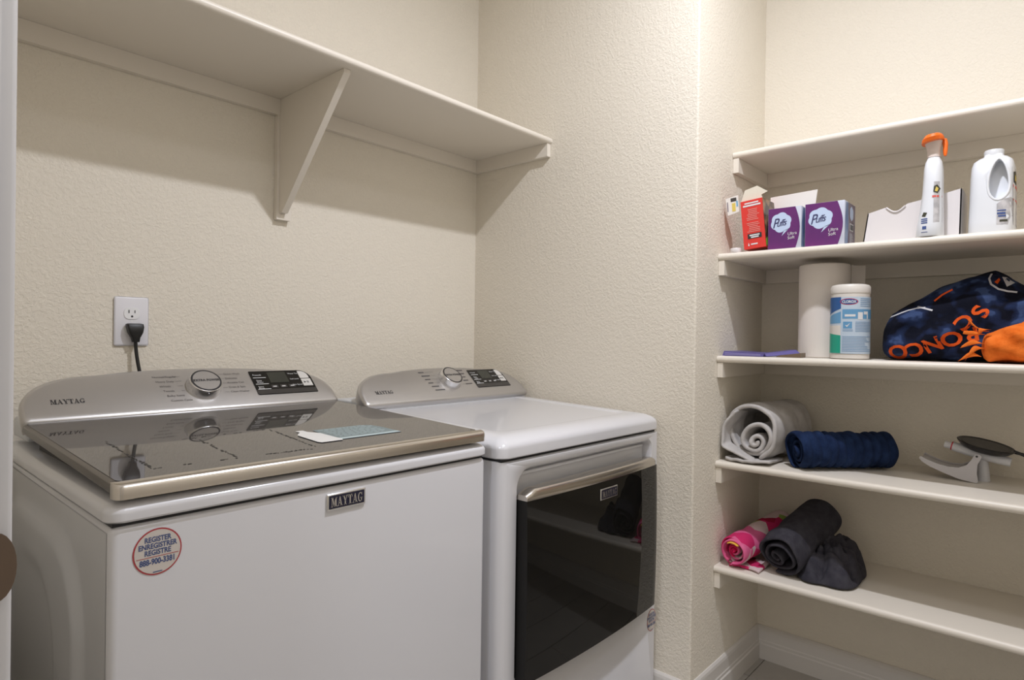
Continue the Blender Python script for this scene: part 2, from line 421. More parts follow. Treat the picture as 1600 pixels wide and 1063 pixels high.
# ================================================================== WASHER AND DRYER
LEAN = math.radians(48)
def console(root, x0, x1, Yb, zb, h, dial_u, panel, logo_u, seed, words):
    """tilted control panel: silver arched face, white rear shell, dial, display, print"""
    W = x1-x0
    ev = Vector((0, math.sin(LEAN), math.cos(LEAN))); en = Vector((0, -math.cos(LEAN), math.sin(LEAN)))
    def P(u, v, n=0): return Vector((x0+u, Yb, zb)) + ev*v + en*n
    out = [(.006, 0), (W-.006, 0), (W-.001, .004), (W, .010)]
    a, b = .145, .098
    for k in range(0, 13):
        q = math.radians(90*k/12); out.append((W-a+a*math.cos(q)**.85, h-b-.014+b*math.sin(q)**.9))
    for k in range(1, 8):
        s = k/8; out.append((W-a-(W-2*a)*s, h-.014+.014*math.sin(PI*s)**.7))
    for k in range(12, -1, -1):
        q = math.radians(90*k/12); out.append((a-a*math.cos(q)**.85, h-b-.014+b*math.sin(q)**.9))
    out += [(0, .010), (.001, .004)]
    cxm = W/2
    def inset(d): return [(u+(d if u < cxm-.02 else -d if u > cxm+.02 else 0)*min(1, abs(u-cxm)/(cxm-.14))**3, max(v-d*(1 if v > .02 else -1), .001)) for u, v in out]
    bm = bmesh.new()
    ring_loft(bm, [[P(u, v, -.045) for u, v in inset(.006)], [P(u, v, -.012) for u, v in out], [P(u, v, -.005) for u, v in inset(.0015)], [P(u, v, -.0012) for u, v in inset(.005)], [P(u, v, 0) for u, v in inset(.010)]])
    con = part('control_panel', bm, 'brushed', root, 'brushed silver control panel', ang=50)
    # white shell behind the face
    bm = bmesh.new(); sh = [(u, v*.93) for u, v in inset(.016)]
    ring_loft(bm, [[P(u, v, -.0455) for u, v in sh], [P(u, v, -.060)+Vector((0, 0, -.010)) for u, v in sh],
                   [Vector((x0+u, Yb+.155, zb-.030+v*.42)) for u, v in sh]])
    part('console_shell', bm, 'white_plastic', root)
    # dial
    du, dv = dial_u
    def lathe_n(prof, n=40):
        return [[P(du+r*math.cos(2*PI*k/n), dv+r*math.sin(2*PI*k/n), z) for k in range(n)] for r, z in prof]
    bm = bmesh.new(); ring_loft(bm, lathe_n([(.0400, -.0005), (.0405, .003), (.0385, .008), (.0375, .021), (.0365, .0235), (.0350, .0245)]))
    d = part('dial', bm, 'chrome', con, 'round chrome cycle dial')
    bm = bmesh.new(); ring_loft(bm, lathe_n([(.0352, .0244), (.0350, .0249), (.0312, .0249)])); part('dial_ring', bm, 'print_dark', d)
    bm = bmesh.new(); ring_loft(bm, lathe_n([(.0308, .0244), (.0308, .0253), (.005, .0255)])); part('dial_cap', bm, 'brushed', d)
    bm = bmesh.new(); text_bm(bm, 'EXTRA POWER', .0092, lambda u, v: P(du+u, dv+v-.003, .0262), 'CENTER', 1.1, .9, .0003); part('dial_print', bm, 'print_dark', d, smooth=False)
    # wordmark
    bm = bmesh.new(); wordmark(bm, lambda u, v: P(logo_u[0]+u, logo_u[1]+v, .0006), .061, .0125); part('wordmark', bm, 'print_dark', con, smooth=False)
    # cycle names beside the dial
    bm = bmesh.new(); L, Rr = words; rnd = random.Random(seed)
    for i, s in enumerate(L):
        v = dv+.037-i*.0155; u = du-.106+i*.0045*(0 if i < 1 else 1)
        if isinstance(s, str): text_bm(bm, s, .0082, lambda a, b: P(u+a, v+b, .0006))
        else: poly(bm, [P(u, v, .0006), P(u+s, v, .0006), P(u+s, v+.0042, .0006), P(u, v+.0042, .0006)])
        e = du-.045; s0 = u+(.036 if isinstance(s, str) else s)+.004
        if e-s0 > .004 and i < 5: poly(bm, [P(s0, v+.002, .0006), P(e, v+.002, .0006), P(e, v+.0026, .0006), P(s0, v+.0026, .0006)])
    for i, s in enumerate(Rr):
        v = dv+.040-i*.0155; u = du+.060
        if isinstance(s, str): text_bm(bm, s, .0082, lambda a, b: P(u+a, v+b, .0006))
        else: poly(bm, [P(u, v, .0006), P(u+s, v, .0006), P(u+s, v+.0042, .0006), P(u, v+.0042, .0006)])
        poly(bm, [P(du+.046, v+.002, .0006), P(u-.003, v+.002, .0006), P(u-.003, v+.0026, .0006), P(du+.046, v+.0026, .0006)])
    part('cycle_print', bm, 'print_grey', con, smooth=False)
    # display block
    a0, b0, a1, b1 = panel; pw = a1-a0; ph = b1-b0
    bm = bmesh.new(); pts = rrect(a0, b0, a1, b1, [.032, .002, .004, .002], 6)
    prism(bm, [P(u, v, -.001) for u, v in pts], en*.0022); dp = part('display_panel', bm, 'panel_black', con, 'glossy black display panel')
    N = .0016
    def rect(bm, fx0, fy0, fx1, fy1, n=N): poly(bm, [P(a0+fx0*pw, b0+fy0*ph, n), P(a0+fx1*pw, b0+fy0*ph, n), P(a0+fx1*pw, b0+fy1*ph, n), P(a0+fx0*pw, b0+fy1*ph, n)])
    bm = bmesh.new(); rect(bm, .0, .02, .995, .20); part('display_strip', bm, 'panel_grey', dp, smooth=False)
    bm = bmesh.new(); rect(bm, .28, .48, .585, .94); part('display_screen', bm, 'screen', dp, smooth=False)
    bm = bmesh.new()
    for k in range(3): rect(bm, .26+k*.145, .26, .37+k*.145, .38)
    part('option_key', bm, 'panel_grey', dp, smooth=False)
    bm = bmesh.new(); up = rrect(a0+.80*pw, b0+.62*ph, a0+.955*pw, b0+.945*ph, [.020, .001, .001, .001], 5)
    prism(bm, [P(u, v, .001) for u, v in up], en*.0014); part('power_key', bm, 'button_white', dp)
    bm = bmesh.new(); up = rrect(a0+.80*pw, b0+.28*ph, a0+.965*pw, b0+.59*ph, .001, 2)
    prism(bm, [P(u, v, .001) for u, v in up], en*.0014); k2 = part('start_key', bm, 'button_white', dp)
    bm = bmesh.new(); cx, cy = a0+.865*pw, b0+.44*ph
    poly(bm, [P(cx-.006, cy+.004, .0027), P(cx-.006, cy-.004, .0027), P(cx+.001, cy, .0027)]); rct = lambda q: poly(bm, [P(cx+q, cy-.004, .0027), P(cx+q+.0018, cy-.004, .0027), P(cx+q+.0018, cy+.004, .0027), P(cx+q, cy+.004, .0027)]); rct(.003); rct(.0062)
    part('start_symbol', bm, 'print_dark', k2, smooth=False)
    bm = bmesh.new()
    def word(fx, fy, s, z=.0066): text_bm(bm, s, z, lambda a, b: P(a0+fx*pw+a, b0+fy*ph+b, .0018))
    word(.04, .80, 'Presoak', .0072); word(.06, .56, 'Deep', .0066); word(.06, .49, 'Water', .0066); word(.05, .30, 'Extra', .0066); word(.05, .235, 'Rinse', .0066)
    word(.62, .82, 'Water Temp'); word(.62, .58, 'Soil Level'); word(.62, .33, 'Spin Speed')
    for fy in (.70, .43, .215): rect(bm, .03, fy, .235, fy+.022, .0018)
    for k in range(3): rect(bm, .285+k*.145, .30, .345+k*.145, .335, .0018)
    part('display_print', bm, 'print_white', dp, smooth=False)
    return con

def side_panel(bm, x, depth, y0, y1, z0, z1, dirx, ny=70, nz=80):
    def sd(y, z, yl, yh, zl, zh, r):
        qx = abs(y-(yl+yh)/2)-(yh-yl)/2+r; qz = abs(z-(zl+zh)/2)-(zh-zl)/2+r
        return math.hypot(max(qx, 0), max(qz, 0))+min(max(qx, qz), 0)-r
    def sm(t): t = max(0, min(1, t)); return t*t*(3-2*t)
    g = []
    for i in range(ny+1):
        row = []
        for j in range(nz+1):
            y = y0+(y1-y0)*i/ny; z = z0+(z1-z0)*j/nz
            d1 = sd(y, z, 1.06, 1.60, -.3, .805, .14); d2 = sd(y, z, 1.19, 1.52, -.3, .725, .13)
            off = depth*(sm(.5-d1/.035) - .65*sm(.5-d2/.04))
            row.append(bm.verts.new((x+dirx*off, y, z)))
        g.append(row)
    for i in range(ny):
        for j in range(nz): bm.faces.new((g[i][j], g[i+1][j], g[i+1][j+1], g[i][j+1]))

def top_slab(x0, x1, y0, y1, zl, zt, R, rc, slope, inset=None):
    """pressed top built of nested loops: rounded shoulders and corners, optional sunken centre"""
    def loop(d, z, r): return [(a, b, z+slope*(b-y0)) for a, b in rrect(x0+d, y0+d, x1-d, y1-d, r, 8)]
    rings = [[(a, b, zl) for a, b in rrect(x0+.003, y0+.003, x1-.003, y1-.003, rc, 8)], [(a, b, zl+.003) for a, b in rrect(x0, y0, x1, y1, rc, 8)]]
    hs = (zt-zl)*.45
    for k in range(0, 11):
        q = math.radians(90*k/10); d = R*(1-math.cos(q)); rings.append(loop(d, zl+hs+(zt-zl-hs)*math.sin(q), max(rc-d*.35, .012)))
    if inset:
        g, r, dep, wd = inset
        for k in range(0, 7):
            q = k/6; rings.append(loop(g-wd/2+wd*q, zt-dep*(q*q*(3-2*q)), r))
    bm = bmesh.new(); ring_loft(bm, rings)
    return bm

# ------------------------------------------------ washer
WX0, WX1, WYF, WYB, WG = .257, .972, .940, 1.640, .868
W = thing('washing_machine', 'white top loading washing machine with dark glass lid, nearer the door', 'washer', (.6165, 1.29, 0))
bm = rbox((WX0+.002, WYF, .025), (WX1, WYB, WG-.003), .011, 4, lambda e: abs(e.verts[0].co.z-e.verts[1].co.z) > .1 or (min(v.co.z for v in e.verts) > .8))
part('cabinet', bm, 'enamel', W)
bm = bmesh.new(); side_panel(bm, WX0-.0005, .011, WYF+.012, WYB-.008, .03, WG-.012, 1)
# flat cabinet wall sits behind the pressed side, so the pressing is raised outwards
for v in bm.verts: v.co.x = WX0+.0015-(v.co.x-(WX0-.0005))*.9
part('pressed_side', bm, 'enamel_side', W)
bm = B(((WX0+.006, WYF+.006, WG-.004), (WX1-.006, WYB-.006, WG+.004))); part('seam', bm, 'gap_dark', W, smooth=False)
part('top_deck', top_slab(WX0-.003, WX1+.004, WYF-.006, WYB+.012, WG+.0022, .8975, .028, .022, .0), 'enamel', W, 'glossy white top deck')
for i, (fx, fy) in enumerate(((WX0+.06, WYF+.06), (WX1-.06, WYF+.06), (WX0+.06, WYB-.06), (WX1-.06, WYB-.06))):
    bm = bmesh.new(); lathe(bm, [(.022, 0), (.024, .008), (.014, .012), (.014, .03)], (fx, fy, 0), 16); part('levelling_foot', bm, 'black_rubber', W)
# lid
LX0, LX1, LY0, LY1, LZ, LS = .264, .966, .934, 1.512, .9225, .038
def lz(y): return LZ+LS*(y-LY0)
def shear(bm):
    for v in bm.verts: v.co.z += LS*(v.co.y-LY0)
    return bm
bm = bmesh.new(); o0 = None
def ins(d): return rrect(LX0+d, LY0+d, LX1-d, LY1-d, max(.012-d, .003), 6)
ring_loft(bm, [[(a, b, LZ-.021) for a, b in ins(.012)], [(a, b, LZ-.018) for a, b in ins(.003)], [(a, b, LZ-.013) for a, b in ins(0)], [(a, b, LZ-.004) for a, b in ins(.001)], [(a, b, LZ-.0006) for a, b in ins(.006)], [(a, b, LZ-.0006) for a, b in ins(.0085)]])
lid = part('lid', shear(bm), 'lid_edge', W, 'dark metal framed lid')
bm = bmesh.new(); pr_ = [(-.0012, -.0205), (-.0012, -.0150), (-.0016, -.0060), (.0010, -.0012), (.0055, .0004), (.0185, .0006), (.0185, -.0030), (.012, -.0215)]
fr_ = []
us_ = [.012*(1-math.cos(math.radians(15*k))) for k in range(7)]
for e0 in us_+[.1, .3, .5]+[LX1-LX0-u for u in us_[::-1]]:
    x = LX0+e0; e = min(e0, LX1-LX0-e0); back = .012-math.sqrt(max(0, .012**2-(.012-min(e, .012))**2))
    fr_.append([(x+(-.0012 if e0 < .1 else .0012 if e0 > .6 else 0), LY0+(a+back if a < .01 else max(a, back+.008)), LZ+b) for a, b in pr_])
ring_loft(bm, fr_); part('lid_front_strip', shear(bm), 'steel', lid, 'polished steel front strip', ang=50)
bm = bmesh.new()
g0 = rrect(LX0+.007, LY0+.019, LX1-.007, LY1-.002, .012, 6)
prism(bm, [(a, b, LZ-.003) for a, b in g0], (0, 0, .0035)); part('lid_glass', shear(bm), 'lid_glass', lid, 'dark tinted glass lid')
bm = bmesh.new(); prism(bm, [(a, b, .8965) for a, b in rrect(LX0+.022, LY0+.018, LX1-.022, LY1-.03, .01, 4)], (0, 0, .012)); part('lid_gap_shade', bm, 'gap_dark', lid)  # black slab: shade of the gap under the lid, put in as colour
# sticker on the lid (position from the glass plane)
def G(x, y, n=.0011): return Vector((x, y, lz(y)+n))
sx, sy, sang = .640, 1.080, math.radians(0)
bm = bmesh.new(); poly(bm, [G(.662, 1.030), G(.812, 1.030), G(.812, 1.100), G(.806, 1.128), G(.786, 1.142), G(.672, 1.142)]); st = part('lid_sticker', bm, 'teal_film', lid, 'teal film sticker with a white bottle print', smooth=False)
bm = bmesh.new(); poly(bm, [G(.664, 1.0305, .0015), G(.811, 1.0305, .0015), G(.811, 1.044, .0015), G(.664, 1.044, .0015)]); part('sticker_bar', bm, 'teal_bar', st, smooth=False)
bm = bmesh.new(); bt = [(.618, 1.022), (.662, 1.022), (.666, 1.030), (.664, 1.105), (.655, 1.122), (.650, 1.130), (.650, 1.148), (.634, 1.148), (.634, 1.130), (.626, 1.122), (.616, 1.106), (.614, 1.030)]
poly(bm, [G(a+.004, b, .0018) for a, b in bt]); part('sticker_bottle', bm, 'white_film', st, smooth=False)
bm = bmesh.new(); rnd = random.Random(3)
for k, y in enumerate((1.128, 1.116, 1.103, 1.091, 1.079, 1.067, 1.055)):
    x = .676+rnd.random()*.008
    while x < .790:
        q = .005+rnd.random()*.012; poly(bm, [G(x, y, .0015), G(x+q, y, .0015), G(x+q, y+.0045, .0015), G(x, y+.0045, .0015)]); x += q+.003
part('sticker_print', bm, 'teal_bar', st, smooth=False)
# patches of old adhesive left in dashed outlines on the glass
bm = bmesh.new(); rnd = random.Random(8)
def dashes(x0, y0, x1, y1, dens=.6, wd=.004):
    L = math.hypot(x1-x0, y1-y0); n = int(L/.006); ux, uy = (x1-x0)/L, (y1-y0)/L
    for i in range(n):
        if noise.noise((x0*40+i*.33, y0*40, 3)) > .35-dens: 
            s = i*.006; a = .003+rnd.random()*.004; j = (rnd.random()-.5)*wd; h = .0008+rnd.random()*.0018
            p = [(s, j-h), (s+a, j-h*rnd.random()), (s+a, j+h), (s, j+h*rnd.random())]
            poly(bm, [G(x0+ux*q-uy*r, y0+uy*q+ux*r, .0010) for q, r in p])
dashes(.335, 1.25, .330, 1.00, .75); dashes(.330, 1.00, .590, .990, .22); dashes(.465, 1.20, .455, 1.0, .55); dashes(.345, 1.19, .610, 1.205, .25); dashes(.610, 1.20, .595, .99, .6); dashes(.50, .993, .585, .988, .9)
part('adhesive_residue', bm, 'residue', lid, smooth=False)
# front badge
def badge(root, cx, cz, wd, hg, y):
    bm = bmesh.new(); o1 = rrect(cx-wd/2, cz-hg/2, cx+wd/2, cz+hg/2, .0015, 3); o2 = rrect(cx-wd/2+.0015, cz-hg/2+.0015, cx+wd/2-.0015, cz+hg/2-.0015, .001, 3)
    ring_loft(bm, [[(a, y+.001, b) for a, b in o1], [(a, y-.0025, b) for a, b in o1], [(a, y-.004, b) for a, b in o2]]); bd = part('badge', bm, 'chrome', root, 'chrome framed navy name badge')
    bm = bmesh.new(); poly(bm, [(a, y-.0044, b) for a, b in rrect(cx-wd/2+.0035, cz-hg/2+.0032, cx+wd/2-.0035, cz+hg/2-.0032, .0008, 2)]); part('badge_field', bm, 'badge_navy', bd, smooth=False)
    bm = bmesh.new(); wordmark(bm, lambda u, v: Vector((cx-wd/2+.007+u, y-.0048, cz-hg*.29+v)), wd-.014, hg*.58); part('badge_lettering', bm, 'chrome', bd, smooth=False)
badge(W, .620, .8385, .078, .029, WYF)
# round registration sticker
def reg_sticker(root, cx, cz, rx, rz, y, full=True):
    N = 40
    E_ = lambda k, s, n: Vector((cx+rx*s*math.cos(2*PI*k/N), y-n, cz+rz*s*math.sin(2*PI*k/N)))
    bm = bmesh.new(); poly(bm, [E_(k, 1, .0006) for k in range(N)]); s = part('round_sticker', bm, 'sticker_red', root, 'round red rimmed paper sticker' if full else 'small round paper sticker', smooth=False)
    bm = bmesh.new(); poly(bm, [E_(k, .935, .0009) for k in range(N)]); part('sticker_paper', bm, 'sticker_paper', s, smooth=False)
    tilt = math.radians(0)
    T = lambda du, dv: (lambda u, v: Vector((cx+du+u, y-.0012, cz+dv+v)))
    k = rz/.0325
    bm = bmesh.new()
    text_bm(bm, 'REGISTER', .0100*k, T(0, .0145*k), 'CENTER', 1, .80, .0003*k); text_bm(bm, 'ENREGISTRER', .0100*k, T(0, .0055*k), 'CENTER', 1, .80, .0003*k); text_bm(bm, 'REGISTRE', .0100*k, T(0, -.0035*k), 'CENTER', 1, .80, .0003*k)
    text_bm(bm, '888-900-3381', .0110*k, T(0, -.0165*k), 'CENTER', 1, .74, .0004*k)
    box(bm, (cx-.006*k, y-.0012, cz-.0285*k), (cx+.006*k, y-.0011, cz-.0272*k))
    part('sticker_lettering', bm, 'sticker_navy', s, smooth=False)
    bm = bmesh.new(); poly(bm, [(cx-.027*k, y-.0012, cz-.0068*k), (cx+.027*k, y-.0012, cz-.0068*k), (cx+.027*k, y-.0012, cz-.0060*k), (cx-.027*k, y-.0012, cz-.0060*k)]); part('sticker_rule', bm, 'sticker_red', s, smooth=False)
reg_sticker(W, .3175, .8215, .0315, .0325, WYF)
WASHW = (['Normal/Regular', 'Heavy Duty', 'Whites', 'Towels', 'Bulky Items', 'Custom Cycle'], ['Quick Wash', 'Delicates', 'Wrinkle Ctrl', 'Drain & Spin', 'Clean Washer'])
console(W, .267, .977, 1.515, .9445, .146, (.362, .074), (.488, .037, .658, .122), (.052, .046), 1, WASHW)
bm = rbox((.276, 1.53, .904), (.962, 1.655, .946), .008, 3); part('console_base', bm, 'white_plastic', W)

# ------------------------------------------------ dryer
DX0, DX1, DYF, DYB, DG = 1.004, 1.704, .922, 1.640, .852
D = thing('tumble_dryer', 'white front loading dryer with black glass door, beside the side wall', 'dryer', (1.354, 1.28, 0))
bm = rbox((DX0, DYF+.030, .025), (DX1, DYB, DG-.003), .006, 2, lambda e: abs(e.verts[0].co.z-e.verts[1].co.z) > .1)
part('cabinet', bm, 'enamel', D)
# front panel with a rounded opening
ox0, ox1, oz0, oz1 = 1.061, 1.664, .338, .824
bm = bmesh.new(); NN = 8
inner = rrect(ox0, oz0, ox1, oz1, [.020, .046, .02, .02], NN)
def outer_pt(a, b):
    # walk the same angles on the outer rectangle
    return a, b
outer = rrect(DX0, .025, DX1, DG-.003, .0001, NN)
rr = .018
def row(pts, y, dx=0): return [(a, y, b) for a, b in pts]
oi = rrect(DX0+rr, .025+.001, DX1-.006, DG-.008, .0001, NN)
om = rrect(DX0+rr*.3, .025+.0005, DX1-.002, DG-.005, .0001, NN)
i2 = rrect(ox0-.006, oz0-.006, ox1+.003, oz1+.006, [.024, .050, .024, .024], NN)
rs = ring_loft(bm, [row(outer, DYF+.032), row(outer, DYF+rr), row(om, DYF+rr*.3), row(oi, DYF), row(i2, DYF), row(inner, DYF+.006), row(inner, DYF+.031)], cap=False)
part('front_panel', bm, 'enamel', D, ang=45)
# handle pocket behind the door's top edge
bm = bmesh.new(); pk = rrect(ox0+.002, .770, ox1-.002, oz1-.001, [.018, .044, .002, .002], 6)
prism(bm, [(a, DYF+.0295, b) for a, b in pk], (0, .0008, 0)); part('handle_pocket', bm, 'enamel_side', D)
bm = rbox((ox0+.012, DYF+.020, .806), (ox1-.012, DYF+.0295, .814), .003, 2); part('pocket_rib', bm, 'enamel_side', D)
bm = B(((DX0+.006, DYF+.008, DG-.004), (DX1-.006, DYB-.006, DG+.005))); part('seam', bm, 'gap_dark', D, smooth=False)
part('top_panel', top_slab(DX0-.004, DX1+.003, DYF-.004, DYB+.008, DG+.0035, .902, .050, .024, .034, (.075, .035, .004, .02)), 'enamel', D, 'glossy white sunken dryer top')
for i, (fx, fy) in enumerate(((DX0+.06, DYF+.09), (DX1-.06, DYF+.09), (DX0+.06, DYB-.06), (DX1-.06, DYB-.06))):
    bm = bmesh.new(); lathe(bm, [(.022, 0), (.024, .008), (.014, .012), (.014, .03)], (fx, fy, 0), 16); part('levelling_foot', bm, 'black_rubber', D)
# door: bowed black glass with a steel strip along its top
dx0, dx1, dz0, dz1, dzs = 1.064, 1.660, .343, .757, .782
def dy(x, z, lift=0):
    s = (x-dx0)/(dx1-dx0); q = (z-dz0)/(dzs-dz0)
    return DYF-.023-.012*(1-(2*s-1)**2)-.004*(1-(2*q-1)**2)-lift
def door_grid(z0, z1, nx, nz, back, edge=.010):
    bm = bmesh.new(); g = []
    for i in range(nx+1):
        r = []
        for j in range(nz+1):
            x = dx0+(dx1-dx0)*(i/(nx-4)*.990 if i <= nx-4 else .990+.010*(i-nx+4)/4); z = z0+(z1-z0)*j/nz
            r.append(bm.verts.new((x, dy(x, z), z)))
        g.append(r)
    for i in range(nx):
        for j in range(nz): bm.faces.new((g[i][j], g[i+1][j], g[i+1][j+1], g[i][j+1]))
    rim = [g[i][0] for i in range(nx+1)]+[g[nx][j] for j in range(1, nz+1)]+[g[i][nz] for i in range(nx-1, -1, -1)]+[g[0][j] for j in range(nz-1, 0, -1)]
    bk = [bm.verts.new((v.co.x, back, v.co.z)) for v in rim]; n = len(rim)
    for i in range(n): bm.faces.new((rim[i], rim[(i+1) % n], bk[(i+1) % n], bk[i]))
    bm.faces.new(bk)
    return bm
bm = door_grid(dz0, dz1, 40, 16, DYF+.020)
for v in bm.verts:     # right edge rolls back, lower corners are rounded
    s = (v.co.x-(dx1-.006))/.006
    if s > 0 and v.co.y < DYF: v.co.y += .007*s*s
dd = part('door', bm, 'door_glass', D, 'bowed black glass door')
bm = bmesh.new(); rows_ = []
for i in range(41):
    x = dx0+(dx1-dx0)*i/40; s = min(1, min(i, 40-i)/2.0); yb = dy(x, dz1)
    zt = dzs-.012*(1-s)
    k = max(0, (x-(dx1-.006))/.006)**2*.007
    rows_.append([(x, yb+k, dz1+.0005), (x, yb+k-.0008, dz1+.004), (x, yb+k-.0005, zt-.006), (x, yb+k+.004, zt-.001), (x, yb+k+.012, zt), (x, DYF+.006, zt-.002), (x, DYF+.012, dz1+.0005)])
ring_loft(bm, rows_); part('door_handle', bm, 'steel', dd, 'brushed steel grip strip', ang=50)
bcx, bcz = 1.378, .7255
badge(dd, bcx, bcz, .080, .029, dy(bcx, bcz)+.0012)
reg_sticker(D, 1.680, .281, .0255, .033, DYF, False)
console(D, 1.006, 1.694, 1.428, .932, .143, (.357, .080), (.462, .039, .622, .121), (.052, .040), 2, ([.022, .034, .022, .020, .030, .040], [.026, .024, .020, .022, .030]))
bm = rbox((1.012, 1.44, .910), (1.688, 1.60, .940), .006, 3); part('console_base', bm, 'white_plastic', D)

# ================================================================== PANTRY GOODS
Z2, Z3, Z4, Z5 = 1.398, 1.079, .750, .4218
e_ = .0006
# --- red carton, leaning a little
def xf(bm, M):
    for v in bm.verts: v.co = M @ v.co
    return bm
LB = Matrix.Translation((1.885, .737, Z2+.0065)) @ Matrix.Rotation(math.radians(-5.5), 4, 'X')      # local: -x is front, y 0..-.066
t = ct = thing('carton', 'red cardboard carton with open flap beside the tissue boxes', 'box', (1.93, .70, Z2))
bm = B(((0, -.066, 0), (.10, 0, .148))); part('carton_body', xf(bm, LB), 'carton_red', t, smooth=False)
bm = bmesh.new(); poly(bm, [(.0006, -.0665, .002), (.0995, -.0665, .002), (.0995, -.0665, .1475), (.0006, -.0665, .1475)]); part('photo_side', xf(bm, LB), 'carton_photo', t, smooth=False)
bm = bmesh.new(); poly(bm, [(.0008, -.0668, .003), (.030, -.0668, .003), (.026, -.0668, .026), (.012, -.0668, .030), (.0008, -.0668, .022)]); part('green_corner', xf(bm, LB), 'green_print', t, smooth=False)
bm = bmesh.new()
def rb(y0, y1, z0, z1, d=.0008): poly(bm, [(-d, y0, z0), (-d, y1, z0), (-d, y1, z1), (-d, y0, z1)])
rb(-.054, -.012, .137, .141); rb(-.060, -.007, .129, .134)
part('carton_title', xf(bm, LB), 'print_white', t, smooth=False)
bm = bmesh.new(); rnd = random.Random(5)
for k in range(14):
    a = rnd.random()*.008; z = .118-k*.0052
    if k not in (7,): rb(-.054+a, -.014-rnd.random()*.008, z, z+.0022)
mat('carton_pale_print', (.80, .28, .24), .5); part('carton_small_print', xf(bm, LB), 'carton_pale_print', t, smooth=False)
bm = bmesh.new(); rb(-.056, -.014, .030, .045); bx = part('carton_black_block', xf(bm, LB), 'print_dark', t, smooth=False)
bm = bmesh.new(); rb(-.050, -.020, .038, .042, .0011); rb(-.047, -.024, .032, .036, .0011); rb(-.042, -.022, .011, .015); poly(bm, [(-.0008, -.018, .009), (-.0008, -.013, .009), (-.0008, -.0155, .019)])
part('carton_block_print', xf(bm, LB), 'print_white', t, smooth=False)
bm = bmesh.new(); prism(bm, [(.012, .004, .146), (.012, -.012, .184), (.012, -.050, .190), (.012, -.080, .166), (.012, -.060, .160), (.012, -.064, .146)], (.0015, 0, 0)); part('open_flap', xf(bm, LB), 'carton_board', t, smooth=False)
# loose white card standing behind
t = thing('white_card', 'blank white card standing behind the red carton', 'card', (1.985, .66, Z2))
bm = bmesh.new(); prism(bm, [(2.012, .705, Z2), (2.012, .59, Z2), (2.012, .566, Z2+.190), (2.012, .705, Z2+.184)], (.0015, 0, 0)); o = part('card_sheet', bm, 'carton_white', t, smooth=False)
# printed end flap folded out from the carton's left side
t = ct
MC = Matrix.Translation((1.893, .7465, Z2)) @ Matrix.Rotation(math.radians(-5), 4, 'X')
bm = bmesh.new(); prism(bm, [(0, 0, .128), (0, .036, .122), (0, .040, .176), (0, 0, .180)], (.0016, 0, 0)); fp = part('printed_flap', xf(bm, MC), 'carton_white', t, smooth=False)
def cb(name, y0, y1, z0, z1, mname):
    bm = bmesh.new(); poly(bm, [(-.0006, y0, z0), (-.0006, y1, z0), (-.0006, y1, z1), (-.0006, y0, z1)]); part(name, xf(bm, MC), mname, fp, smooth=False)
cb('dark_print', .006, .024, .163, .174, 'panel_grey'); cb('yellow_print', .010, .021, .132, .158, 'yellow_print'); cb('blue_print', .002, .007, .145, .163, 'blue_print'); cb('side_print', .033, .036, .134, .164, 'tissue_grey')
# small white cap at the shelf edge
bm = bmesh.new(); lathe(bm, [(.0150, 0), (.0165, .002), (.0165, .012), (.0155, .0140), (.010, .0142)], (1.893, .766, Z2+.0002), 28)
tag(part('bottle_cap', bm, 'bin_white', loc=(1.893, .766, Z2)), 'small white plastic cap at the left end of the tissue shelf', 'cap')

